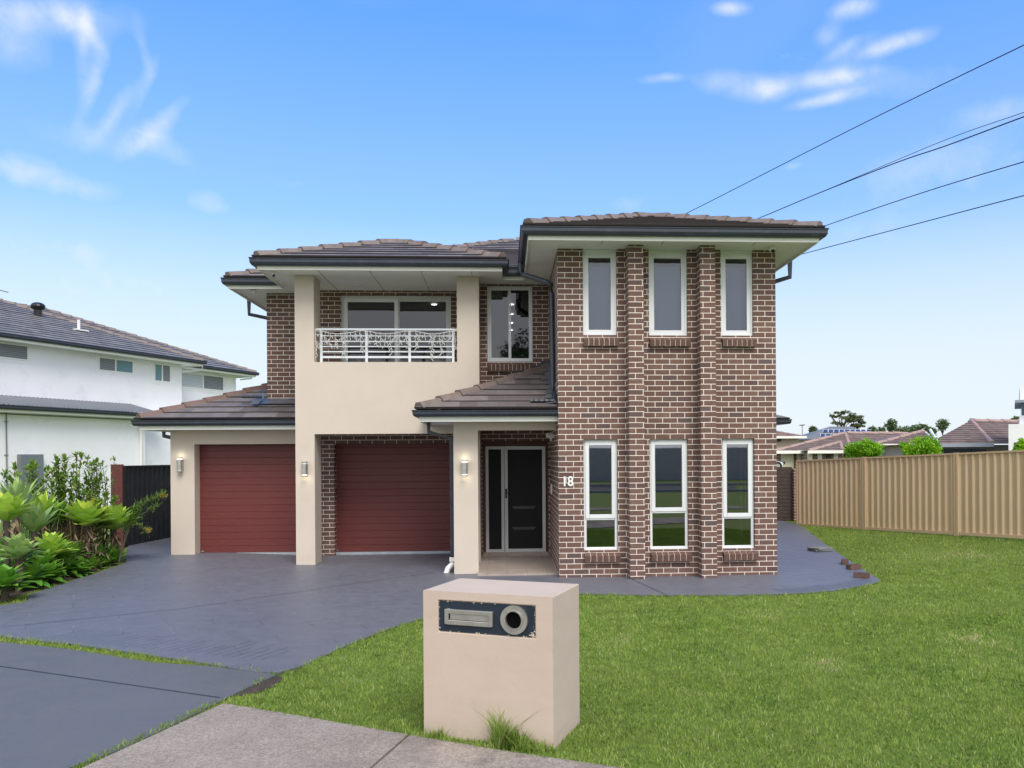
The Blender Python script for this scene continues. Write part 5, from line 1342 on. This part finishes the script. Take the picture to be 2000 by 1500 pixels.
for (tx, ty) in ((318, 968), (290, 1036)):
    q = at(tx, ty, Y=14.95)
    for k in range(80): leaf(mt, q+Vector((rs.gauss(0, .035), rs.gauss(0, .03), rs.gauss(0, .02))), rs.uniform(0, 6.28), rs.uniform(-.8, 1.2), .05, .009, .4, rs.random(), 3)
ms.build('branch', 'bark', root); ml.build('foliage', 'shrub_leaf', root); mt.build('flower_tip', 'yellow', root)

# ================================================================== TREES
def crown_mesh(mb, c, rad, nclump, nleaf, ls, seed, crad=.35, base_t=.5, flat=.75):
    rs = np.random.default_rng(seed)
    for i in range(nclump):
        v = rs.normal(size=3); v /= np.linalg.norm(v); r_ = rs.uniform(.35, 1)**.6
        cc = np.array(c)+v*np.array(rad)*r_
        cr = crad*rs.uniform(.6, 1.3); tb_ = base_t+rs.normal(0, .14)
        for k in range(nleaf):
            w = rs.normal(size=3); w /= np.linalg.norm(w); p = cc+w*cr*rs.uniform(.4, 1)*np.array((1, 1, flat))
            a = rs.normal(size=3); a /= np.linalg.norm(a); b = np.cross(a, rs.normal(size=3)); b /= np.linalg.norm(b)
            s_ = ls*rs.uniform(.6, 1.3)
            mb.face([p-a*s_, p-b*s_*.5, p+a*s_, p+b*s_*.5], 0, [(0, 0)]*4, float(min(1, max(0, tb_+rs.normal(0, .15)))))
def tree(px, ytop, ybot, wpx, Y, label, name, mat, ncl, nl, ls, seed, cat='tree', group=None, crad=None, trunk_r=.06, forks=4, flat=1.):
    t_ = at(px, ytop, Y=Y); b_2 = at(px, ybot, Y=Y); rw = wpx*Y/F/2; rh = (t_.z-b_2.z)/2; cz = (t_.z+b_2.z)/2
    root = thing(name, label, cat, (t_.x, Y, 0), 0, group)
    mb = MB(); rs = random.Random(seed)
    mb.tube([(t_.x, Y, 0), (t_.x+.02*rw, Y, b_2.z*.6), (t_.x, Y, cz)], [trunk_r, trunk_r*.8, trunk_r*.5], 8)
    for k in range(forks):
        a = rs.uniform(0, 6.28); st = Vector((t_.x, Y, b_2.z*.9+rs.uniform(-.1, .3)*rh)); en = Vector((t_.x+rw*.7*math.cos(a), Y+rw*.7*math.sin(a), cz+rs.uniform(-.2, .7)*rh))
        mb.tube([st, st.lerp(en, .5)+Vector((0, 0, .1*rh)), en], [trunk_r*.5, trunk_r*.35, trunk_r*.15], 6)
    mb.build('trunk', 'bark', root)
    mb = MB(); cr = crad or rw*.33
    crown_mesh(mb, (t_.x, Y, cz), (max(.05, rw-cr*.6), max(.05, rw-cr*.6), max(.05, rh-cr*.6)), ncl, nl, ls, seed, cr, flat=.45 if mat == 'gum_leaf' else .75)
    mb.build('crown', mat, root); return root
G1 = 'lime green trees just beyond the tan fence'
tree(1689, 853, 912, 74, 27, 'rounded lime green tree left of the other above the tan fence', 'lime_tree', 'lime_leaf', 60, 110, .045, 1, group=G1)
tree(1796, 848, 915, 92, 26.5, 'wider lime green tree before the dark garage door', 'lime_tree', 'lime_leaf', 75, 120, .045, 2, group=G1)
tree(1996, 856, 905, 50, 24, 'lime green tree at the right edge before the white building', 'lime_tree', 'lime_leaf', 50, 110, .04, 3, group=G1)
tree(1643, 797, 838, 66, 90, 'tall spreading gum tree rising above the solar panels', 'gum_tree', 'gum_leaf', 20, 90, .11, 11, crad=.42, trunk_r=.11, forks=14)
tree(1672, 803, 842, 46, 91, 'lower right half of the gum tree pair above the grey roof', 'gum_tree', 'gum_leaf', 20, 90, .11, 12, crad=.42, trunk_r=.10, forks=10)
for i, (px, yt, yb, w, lab) in enumerate(((1740, 816, 846, 30, 'spindly-topped dark tree left of centre on the skyline'), (1762, 830, 848, 34, 'low olive tree between spindly tree and bushy tree on the skyline'), (1797, 825, 848, 42, 'bushy mid green tree in the skyline row'), (1841, 818, 842, 24, 'narrow dark tree against the left slope of the big hip roof'), (1703, 828, 850, 16, 'small grey tree beside the gum trees'), (1588, 832, 846, 10, 'tiny round tree near the far roof antenna'), (1984, 812, 830, 26, 'small dark tree at the roof ridge by the white building'), (1720, 832, 852, 20, 'low dark bush left of the spindly tree'), (1900, 817, 830, 9, 'tiny treetop just over the big hip peak'), (1820, 834, 850, 16, 'low dark bush between bushy and narrow trees'), (1776, 838, 852, 26, 'low hedge-like tree in the middle of the skyline'))):
    tree(px, yt, yb, w, 85+i, lab, 'distant_tree', 'far_leaf', (16, 9, 14)[i % 3], 60, .12, 40+i, group='distant trees on the skyline', crad=.45, trunk_r=.10, forks=3)
tree(1028, 100, 100, 10, -30, '', 'x', 'far_leaf', 0, 0, .1, 1) if False else None
# tree across the street (seen mirrored in the windows)
root = thing('street_tree', 'large green tree across the street behind the camera', 'tree', (1.6, -32, 0)); mb = MB(); mb.tube([(1.6, -32, 0), (1.5, -32, 4), (1.7, -32, 8)], [.25, .2, .12], 8); mb.build('trunk', 'bark', root)
mb = MB(); crown_mesh(mb, (1.7, -32, 8.6), (2.2, 2.2, 3.0), 60, 70, .16, 5, .9); mb.build('crown', 'far_leaf', root)

# ================================================================== BACKGROUND HOUSES (right)
def bbox(name, px0, px1, py0, py1, Y, mat, par, t=.08, zmin=None):
    a, b = at(px0, py1, Y=Y), at(px1, py0, Y=Y); mb = MB(); mb.box(a.x, b.x, Y-t, Y-.005, a.z if zmin is None else zmin, b.z); return mb.build(name, mat, par)
def hip_roof(mb, x0, x1, y0, y1, z, p, caps, el=True, er=True):
    hd = min((y1-y0)/2, 50); zt = z+p*hd; a, b, c, d = (x0, y0, z), (x1, y0, z), (x1, y1, z), (x0, y1, z)
    r0 = (x0+(hd if el else .01), (y0+y1)/2, zt); r1 = (x1-(hd if er else .01), (y0+y1)/2, zt)
    roof_face(mb, [a, b, r1, r0], .34); roof_face(mb, [c, d, r0, r1], .34)
    if el: roof_face(mb, [d, a, r0], .34); caps.append((a, r0)); caps.append((d, r0))
    if er: roof_face(mb, [b, c, r1], .34); caps.append((b, r1)); caps.append((c, r1))
    caps.append((r0, r1))
def on_plane(px, py, a, b, c):
    """point of the plane abc on the sight line of a pixel"""
    n = (b-a).cross(c-a); d = Vector(ray(px, py)); o = Vector((0, 0, H)); t = (a-o).dot(n)/d.dot(n); return o+d*t
def caps_build(par, lst, w_=.13, h_=.085, mat='far_ridge'):
    for a, b in lst:
        mb = MB(); ridge_caps(mb, a, b, 1.2, w_, h_); mb.build('ridge_cap', mat, par)
def apex_roof(par, eL, eR, ap, YE_, YAp, capL, capR, rpx=None, mat='far_brown'):
    """front plane from eave pixels (eL, eR) up to an apex, the plane to its right, and closing planes behind"""
    A = at(*eL, Y=YE_); B = at(*eR, Y=YE_); B.z = A.z; P = at(*ap, Y=YAp)
    mb = MB(); roof_face(mb, [A, B, P], .34)
    caps = []
    if capL: caps.append((A, P))
    if capR: caps.append((B, P))
    if rpx:
        (r1, r2) = rpx    # ridge end pixel and eave end pixel to the right
        R1 = Vector(at(*r1, Y=YAp+1.5)); R1.z = P.z; R2 = at(*r2, Y=YAp-1.0); R2.z = A.z
        R2.y = B.y+(R2.x-B.x)*.35
        n = (P-B).cross(R2-B); 
        R1 = Vector((R1.x, R1.y, R1.z)); t_ = (B-R1).dot(n)/n.y if abs(n.y) > 1e-6 else 0; R1.y += t_
        roof_face(mb, [B, R2, R1, P], .34)
        roof_face(mb, [P, R1, Vector((R1.x, R1.y+5, A.z)), Vector((A.x, P.y+5, A.z))], .34) if False else None
        caps.append((P, R1))
        mb.face([P, R1, (R1.x, R1.y+4.5, A.z), (P.x, P.y+4.5, A.z)]); mb.face([A, P, (P.x, P.y+4.5, A.z), (A.x, P.y+4.5, A.z)])
    else:
        mb.face([B, (B.x, P.y+3, A.z), P]); mb.face([(A.x, P.y+3, A.z), A, P]); mb.face([(B.x, P.y+3, A.z), (A.x, P.y+3, A.z), P])
    o = mb.build('roof', mat, par); caps_build(o, caps)
    mb = MB(); mb.box(A.x, B.x, A.y-.10, A.y-.005, A.z-.15, A.z+.02); mb.build('gutter', 'fascia' if YE_ > 40 else 'grey_slab', o)
    return o, A, B, P
YA = 45.
ha = thing('brick_house', 'single-storey brick house with cream garage doors and brown tiled roof beyond the gate', 'house', (19, YA, 0))
apex_roof(ha, (1510, 881), (1662, 880), (1651, 845), YA, 48.4, True, True, ((1775, 846), (1790, 866)))
apex_roof(ha, (1577, 880.5), (1646, 880), (1641, 863), YA-1.1, YA+.5, True, True)
mb = MB(); x0_ = at(1514, 880, Y=YA).x; x1_ = at(1652, 880, Y=YA).x; mb.box(x0_, x1_, YA+.6, YA+8, -.2, 2.16); mb.box(x1_+.001, x1_+7, YA+3.6, YA+9, -.2, 2.16); mb.build('wall', 'brick', ha)
a_x = at(1582, 880, Y=YA-1).x; b_x = at(1654, 880, Y=YA-1).x; mb = MB(); mb.box(a_x, b_x, YA-.6, YA+.59, -.2, 2.10); mb.build('wall', 'brick', ha)
bbox('garage_door', 1525, 1549, 883, 925, YA+.55, 'cream_wall', ha); bbox('garage_door', 1556, 1577, 883, 925, YA+.55, 'cream_wall', ha)
bbox('post', 1577, 1584, 882, 925, YA-.65, 'cream_wall', ha, .2)
for (u0, u1, mt_) in ((1596, 1604, 'white_plastic'), (1614, 1620, 'charcoal'), (1627, 1635, 'white_plastic')): bbox('window', u0, u1, 886, 902, YA-.62, mt_, ha, .12)
YB = 41.
hb_ = thing('rendered_house', 'single-storey mauve rendered house between the two lime trees', 'house', (19.5, YB, 0))
_, A_, B_2, P_ = apex_roof(hb_, (1704, 868), (1832, 868), (1803, 841), YB, YB+3.0, True, False)
mb = MB(); a_x = at(1712, 870, Y=YB).x; b_x = at(1834, 870, Y=YB).x; mb.box(a_x, b_x, YB+.5, YB+6, -.2, A_.z-.02); mb.build('wall', 'mauve_wall', hb_)
w = bbox('window', 1734, 1748, 875, 899, YB+.48, 'charcoal', hb_); bbox('pane', 1737, 1746, 877, 898, YB+.36, 'slat_pale', w, .03)
w = bbox('window', 1718, 1728, 876, 899, YB+.48, 'charcoal', hb_); bbox('pane', 1720, 1726, 878, 898, YB+.36, 'slat_pale', w, .03)
YC = 36.
hc = thing('rendered_house', 'single-storey house with large brown hip roof and charcoal garage door', 'house', (21, YC, 0))
rC, A_, B_2, P_ = apex_roof(hc, (1812, 867), (1939, 865), (1897, 821), YC, YC+3.9, False, True, ((2010, 821), (2030, 866)))
v0, v1 = at(1816, 844, Y=YC-.1), at(1829, 866, Y=YC-.1)
mb = MB(); vA = on_plane(1815.5, 843, A_, B_2, P_); vB = on_plane(1829, 866, A_, B_2, P_); mb.tube([tuple(vA+Vector((0, -.08, .08))), tuple(vB+Vector((0, -.08, .08)))], .07, 6); mb.build('valley_gutter', 'white_plastic', rC)
mb = MB(); xa_, xb_ = A_.x, B_2.x; mb.box(xa_+.5, xb_-.15, YC+.5, YC+9, -.2, A_.z-.03); mb.box(xb_-.149, xb_+4.5, YC+2.6, YC+9, -.2, A_.z-.03); mb.build('wall', 'mauve_wall', hc)
bbox('garage_door', 1834, 1925, 877, 905, YC+.48, 'charcoal', hc)
# pink two-storey
YD = 60.
hd_ = thing('rendered_house', 'pink two-storey house beside the brick bay edge', 'house', (21, YD, 0))
mb = MB(); mb.box(at(1500, 870, Y=YD).x, at(1566, 870, Y=YD).x, YD+.6, YD+7, -.2, 3.35); mb.build('wall', 'pink_wall', hd_)
mb = MB(); caps = []; zD = at(1560, 852, Y=YD).z; hip_roof(mb, at(1470, 852, Y=YD).x, at(1575, 852, Y=YD).x, YD, YD+4.2, zD, .27, caps); rD = mb.build('roof', 'far_pink_roof', hd_)
mb = MB(); mb.box(at(1470, 852, Y=YD).x, at(1575, 852, Y=YD).x, YD-.1, YD, zD-.16, zD+.01); mb.build('gutter', 'fascia', rD)
bbox('window', 1519, 1525, 854, 863, YD+.58, 'charcoal', hd_)
# grey solar roof
YE = 75.
he = thing('solar_roof_house', 'distant house with low grey roof carrying two rows of solar panels', 'house', (31, YE, 0))
mb = MB(); zE = at(1620, 858, Y=YE).z; zpk = at(1640, 833, Y=YE+2.4).z
xa_, xb_ = at(1566, 858, Y=YE).x, at(1720, 858, Y=YE).x
pl_, pr_ = at(1621, 833, Y=YE+2.4), at(1664, 833, Y=YE+2.4)
a, b, c, d = (xa_, YE, zE), (xb_, YE, zE), (pr_.x, YE+2.4, pr_.z), (pl_.x, YE+2.4, pl_.z)
mb.face([a, b, c, d]); mb.face([b, (xb_, YE+5, zE), c]); mb.face([(xa_, YE+5, zE), a, d]); mb.face([(xb_, YE+5, zE), (xa_, YE+5, zE), d, c])
rE = mb.build('roof', 'far_grey', he)
mb = MB(); mb.box(xa_+.4, xb_-.4, YE+.4, YE+4.6, -.2, zE-.02); mb.build('wall', 'mauve_wall', he)
for row, (y0_, y1_, xs_) in enumerate(((838.5, 844.5, [1607+10.6*k for k in range(9)]), (846.5, 852.5, [1602+10.6*k for k in range(6)]))):
    for xx in xs_:
        u = (858-y0_)/25.; v = (858-y1_)/25.; q0 = at(xx, y1_, Y=YE+2.4*v-.15); q1 = at(xx+9.6, y1_, Y=YE+2.4*v-.15); q2 = at(xx+9.6, y0_, Y=YE+2.4*u-.15); q3 = at(xx, y0_, Y=YE+2.4*u-.15)
        mb = MB(); mb.face([q0, q1, q2, q3]); up = Vector((0, -.04, .0)); i_ = .06
        cen = (q0+q1+q2+q3)/4; mb.face([q+(cen-q)*.12+up for q in (q0, q1, q2, q3)], 1); mb.build('solar_panel', ['white_plastic', 'panel'], he)
mb = MB(); q = at(1567, 860, Y=YE+1); mb.tube([(q.x, q.y, q.z-.5), (q.x, q.y, at(1567, 829, Y=YE+1).z)], .03, 5); z_ = at(1567, 830, Y=YE+1).z
mb.tube([(q.x-.33, q.y, z_-.02), (q.x+.3, q.y, z_+.02)], .03, 5); mb.tube([(q.x-.2, q.y, z_-.08), (q.x+.2, q.y, z_-.06)], .025, 5)
tag(mb.build('tv_antenna', 'gutter'), 'small rooftop antenna left of the solar panels', 'antenna')
# white modern building at the right edge, turned so that its front runs towards the street
YF2 = 32.
fo_ = at(1970, 890, Y=YF2)
hf = thing('modern_building', 'white flat-roofed modern building with teal glass at the right edge', 'building', (fo_.x, fo_.y, 0), R(-33))
def wzz(py, px=1985): return at(px, py, Y=YF2-.3).z
def wbx(name, x0, x1, y0, y1, z0, z1, mat): mb = MB(); mb.box(x0, x1, y0, y1, z0, z1); return mb.build(name, mat, hf, local=True)
wbx('wall', 0, 6, 0, 6, -.2, wzz(828, 1972), 'white_render')
wbx('wall', .40, 6, .3, 5.5, wzz(828, 1972)+.001, wzz(811), 'white_render')
wbx('glazing', .47, 6, .4, 5, wzz(811)+.001, wzz(786), 'teal_glass')
wbx('roof_slab', .24, 6, -.1, 5.5, wzz(786)+.001, wzz(781), 'grey_slab')
wbx('wall', .42, 6, .3, 5, wzz(781)+.001, wzz(753), 'white_render')
wbx('window', .20, .42, -.03, -.002, wzz(873), wzz(864), 'charcoal')
# white ute behind the gate
q = at(1518, 906, Y=43); car = thing('parked_car', 'white car front corner with black tyre parked beyond the side gate', 'car', (q.x, 43, .8))
zt_, zb2 = at(1525, 901, Y=43).z, at(1525, 915, Y=43).z
prof = [(q.x-3.4, zb2+.1), (q.x+.32, zb2+.12), (q.x+.38, zb2+.3), (q.x+.34, zt_-.08), (q.x+.1, zt_), (q.x-.9, zt_+.06), (q.x-1.5, zt_+.5), (q.x-3.2, zt_+.52), (q.x-3.4, zt_)]
mb = MB(); y0_, y1_ = 43, 44.7
mb.face([(x, y0_, z) for x, z in prof]); mb.face([(x, y1_, z) for x, z in prof][::-1])
for i in range(len(prof)): a, b = prof[i], prof[(i+1) % len(prof)]; mb.face([(a[0], y0_, a[1]), (a[0], y1_, a[1]), (b[0], y1_, b[1]), (b[0], y0_, b[1])])
mb.build('body', 'car_white', car, bevel=.03)
for wx in (q.x+.02, q.x-2.6):
    mb = MB(); mb.tube([(wx, 42.97, zb2+.14), (wx, 43.2, zb2+.14)], .24, 20); wl = mb.build('wheel', 'tyre', car); mb = MB(); mb.tube([(wx, 42.95, zb2+.14), (wx, 42.968, zb2+.14)], .12, 14); mb.build('rim', 'steel', wl)
mb = MB(); mb.box(q.x+.34, q.x+.42, 42.95, 44.7, zb2+.22, zt_-.02); mb.build('bumper', 'tyre', car)

# ================================================================== POWER LINES
def wire(pts, label, r_):
    P = [at(px, py, Y=Y) for px, py, Y in pts]; P = [P[0]+(P[0]-P[1])*1.2]+P; mb = MB(); mb.tube([tuple(v) for v in curve([tuple(p) for p in P], 8)], r_, 5)
    tag(mb.build('power_line', 'wire'), label, 'power line', 'overhead power lines at right')
wire([(1180, 492, 50), (1340, 417, 44), (1670, 249, 34), (2000, 88, 25), (2200, -8, 21)], 'topmost overhead cable at the upper right', .020)
wire([(1430, 446, 46), (1476, 429, 44), (1680, 343, 36), (1850, 272, 30), (2000, 219.5, 26), (2200, 150, 22)], 'thin upper cable of the closely paired second wires', .013)
wire([(1430, 446, 46.3), (1478, 428, 44), (1600, 377, 38), (1750, 318, 33), (1850, 284, 30), (2000, 228, 26), (2200, 155, 22)], 'thick lower cable of the closely paired second wires', .024)
wire([(1540, 470, 46), (1612, 441, 42), (1800, 377, 35), (2000, 316, 28), (2200, 258, 23)], 'overhead cable meeting the right gutter corner', .022)
wire([(1480, 520, 50), (1560, 498, 44), (1780, 440, 36), (2000, 382, 29), (2200, 332, 24)], 'lowest overhead cable, crossing beneath the eave', .022)

# ================================================================== SKY, SUN, CAMERA
w = NT('World', True)
SUN_EL, SUN_AZ = R(50), R(163)   # sun behind the camera, slightly to its right (azimuth clockwise from +Y)
sky = w.add('ShaderNodeTexSky', sky_type='NISHITA'); sky.sun_disc = False; sky.sun_elevation = SUN_EL; sky.sun_rotation = SUN_AZ
sky.air_density = 1.0; sky.dust_density = .6; sky.ozone_density = 2.5
tc = w.add('ShaderNodeTexCoord').outputs['Generated']
sx = w.add('ShaderNodeSeparateXYZ'); w.l.new(tc, sx.inputs[0]); X_, Y_, Z_ = sx.outputs
# richer blue overhead
hs = w.add('ShaderNodeHueSaturation'); hs.inputs['Saturation'].default_value = 1.25; hs.inputs['Value'].default_value = 1.0; w.l.new(sky.outputs[0], hs.inputs['Color'])
base = w.mix(1., hs.outputs[0], (1.25, 1.32, 1.55, 1), 'MULTIPLY')
zf_ = w.mapr(Z_, .08, .5, .62, 1.0)
sc_ = w.add('ShaderNodeVectorMath', operation='SCALE'); w.l.new(base, sc_.inputs[0]); w.l.new(zf_, sc_.inputs['Scale']); base = sc_.outputs[0]
# cloud plane projection
zc = w.math('MAXIMUM', Z_, .03)
cb = w.add('ShaderNodeCombineXYZ'); w.l.new(w.math('DIVIDE', X_, w.math('ADD', zc, .12)), cb.inputs[0]); w.l.new(w.math('DIVIDE', Y_, w.math('ADD', zc, .12)), cb.inputs[1])
def cloudn(scale, rot, sc, loc, det=7, rough=.62, dist=.4):
    mp = w.add('ShaderNodeMapping'); mp.inputs['Rotation'].default_value = (0, 0, rot); mp.inputs['Scale'].default_value = sc; mp.inputs['Location'].default_value = loc
    w.l.new(cb.outputs[0], mp.inputs[0]); return w.noise(scale, mp.outputs[0], det, rough, dist)
c1 = w.mapr(cloudn(.9, .4, (1, .6, 1), (3.1, 1.7, 0), 4, .5), .52, .85, 0, .3)
c2 = w.mapr(cloudn(3.2, -.3, (1, 1, 1), (7.3, 2.2, 0), 8, .65), .66, .76, 0, .35)
horizon = w.ramp(Z_, [(0, (.97,)*3), (.12, (.86,)*3), (.20, (.56,)*3), (.28, (.18,)*3), (.50, (0.0,)*3)])
front = w.mapr(Y_, -.25, .25, 1, 0)
over = w.math('MULTIPLY', front, w.mapr(cloudn(.8, .1, (1, 1, 1), (0, 5, 0)), .2, .7, .75, 1.))
cl = w.math('MAXIMUM', w.math('MAXIMUM', c1, c2), horizon)
# a curved wisp upper left and bright puffs: gaussian spots in direction space
def spot(px, py, wx_, wy_, amp, rot=0.):
    d = Vector(ray(px, py)).normalized(); t1_ = Vector((d.y, -d.x, 0)).normalized(); t2_ = t1_.cross(d)
    a_, b_x2 = math.cos(rot), math.sin(rot); u_ = t1_*a_+t2_*b_x2; v_ = t2_*a_-t1_*b_x2
    def dot(vec, off, s_):
        n_ = w.add('ShaderNodeVectorMath', operation='DOT_PRODUCT'); w.l.new(warp, n_.inputs[0]); n_.inputs[1].default_value = vec
        return w.math('DIVIDE', w.math('SUBTRACT', n_.outputs['Value'], off), s_)
    a = dot(u_, u_.dot(d), wx_/F); b = dot(v_, v_.dot(d), wy_/F)
    r2 = w.math('ADD', w.math('MULTIPLY', a, a), w.math('MULTIPLY', b, b))
    return w.math('MULTIPLY', w.math('EXPONENT', w.math('MULTIPLY', r2, -1.)), amp)
wn = w.add('ShaderNodeTexNoise'); wn.inputs['Scale'].default_value = 9.; wn.inputs['Detail'].default_value = 6.; w.l.new(tc, wn.inputs['Vector'])
wv = w.add('ShaderNodeVectorMath', operation='SUBTRACT'); w.l.new(wn.outputs[1], wv.inputs[0]); wv.inputs[1].default_value = (.5, .5, .5)
wm = w.add('ShaderNodeVectorMath', operation='MULTIPLY_ADD'); w.l.new(wv.outputs[0], wm.inputs[0]); wm.inputs[1].default_value = (.022, .022, .018); w.l.new(tc, wm.inputs[2]); warp = wm.outputs[0]
acc = None
for s_ in ((182, 62, 10, 34, .42, .4), (160, 95, 11, 48, .42, -.15), (178, 160, 12, 60, .45, -.35), (222, 218, 14, 62, .45, -.6), (285, 268, 18, 62, .38, -.75), (340, 300, 60, 24, .22, -.7), (285, 105, 9, 40, .2, .2), (288, 170, 10, 50, .24, -.4), (335, 225, 12, 55, .2, -.75), (130, 40, 30, 18, .3, -.8), (50, 22, 110, 24, .6, .15), (10, 85, 50, 40, .35, 0), (90, 350, 90, 26, .65, -.12), (410, 400, 45, 22, .4, 0), (190, 270, 140, 30, .25, 0),
           (1437, 14, 28, 10, .7, -.1), (1668, 18, 28, 15, .75, 0), (1740, 92, 50, 12, .85, .12), (1640, 150, 60, 13, .85, -.05), (1500, 172, 48, 18, .8, .05), (1620, 191, 60, 9, .6, .08), (1410, 160, 50, 20, .35, 0), (1295, 157, 35, 8, .45, 0), (1620, 70, 20, 16, .4, 0), (1660, 95, 35, 10, .4, .3), (1950, 215, 70, 20, .3, 0), (1780, 165, 90, 25, .25, 0), (150, 560, 380, 70, .5, .05), (420, 640, 260, 60, .4, 0), (1830, 330, 170, 60, .35, .1), (1750, 470, 260, 50, .35, 0), (60, 480, 160, 30, .35, 0), (1545, 325, 22, 8, .3, .2), (1235, 402, 70, 22, .3, 0), (560, 360, 60, 15, .2, .1)):
    v = spot(*s_); acc = v if acc is None else w.math('ADD', acc, v)
tex = w.mapr(w.noise(30., tc, 7, .6, .3), .25, .65, .45, 1.2)
cl = w.math('MAXIMUM', cl, w.math('MULTIPLY', acc, tex), clamp=True)
cl = w.math('MINIMUM', cl, 1.)
CLOUD = (3.80, 4.15, 4.45)
mixed = w.mix(over, w.mix(cl, base, (*CLOUD, 1)), (6.1, 6.2, 6.45, 1))   # bright thin overcast on the street side
bg = w.add('ShaderNodeBackground'); w.l.new(mixed, bg.inputs[0]); bg.inputs[1].default_value = .15
wo = w.n.new('ShaderNodeOutputWorld'); w.l.new(bg.outputs[0], wo.inputs[0])

sl = bpy.data.lights.new('sun', 'SUN'); sl.energy = 1.95; sl.angle = R(30); sl.color = (1, .955, .89)
so = bpy.data.objects.new('sun', sl); col.objects.link(so); so.location = (0, -20, 30)
dv_ = Vector((math.sin(SUN_AZ)*math.cos(SUN_EL), math.cos(SUN_AZ)*math.cos(SUN_EL), math.sin(SUN_EL)))
so.rotation_euler = dv_.to_track_quat('Z', 'Y').to_euler()

cd = bpy.data.cameras.new('camera'); co = bpy.data.objects.new('camera', cd); col.objects.link(co)
cd.sensor_width = 36; cd.lens = 36*F/2000.; cd.shift_x = -(CX-1000)/2000.; cd.shift_y = (CY-750)/2000.; cd.clip_start = .1; cd.clip_end = 3000
co.location = (0, 0, H)
fwd = Vector((math.sin(PH), math.cos(PH), 0)); q = fwd.to_track_quat('-Z', 'Y')
co.rotation_mode = 'QUATERNION'; co.rotation_quaternion = q @ Matrix.Rotation(-RO, 4, 'Z').to_quaternion()
scn.camera = co
scn.render.resolution_x = 1024; scn.render.resolution_y = 768
scn.render.engine = 'CYCLES'
scn.view_settings.view_transform = 'Standard'; scn.view_settings.look = 'None'; scn.view_settings.gamma = 1; scn.view_settings.exposure = 0.55
scn.cycles.max_bounces = 8; scn.cycles.transparent_max_bounces = 12
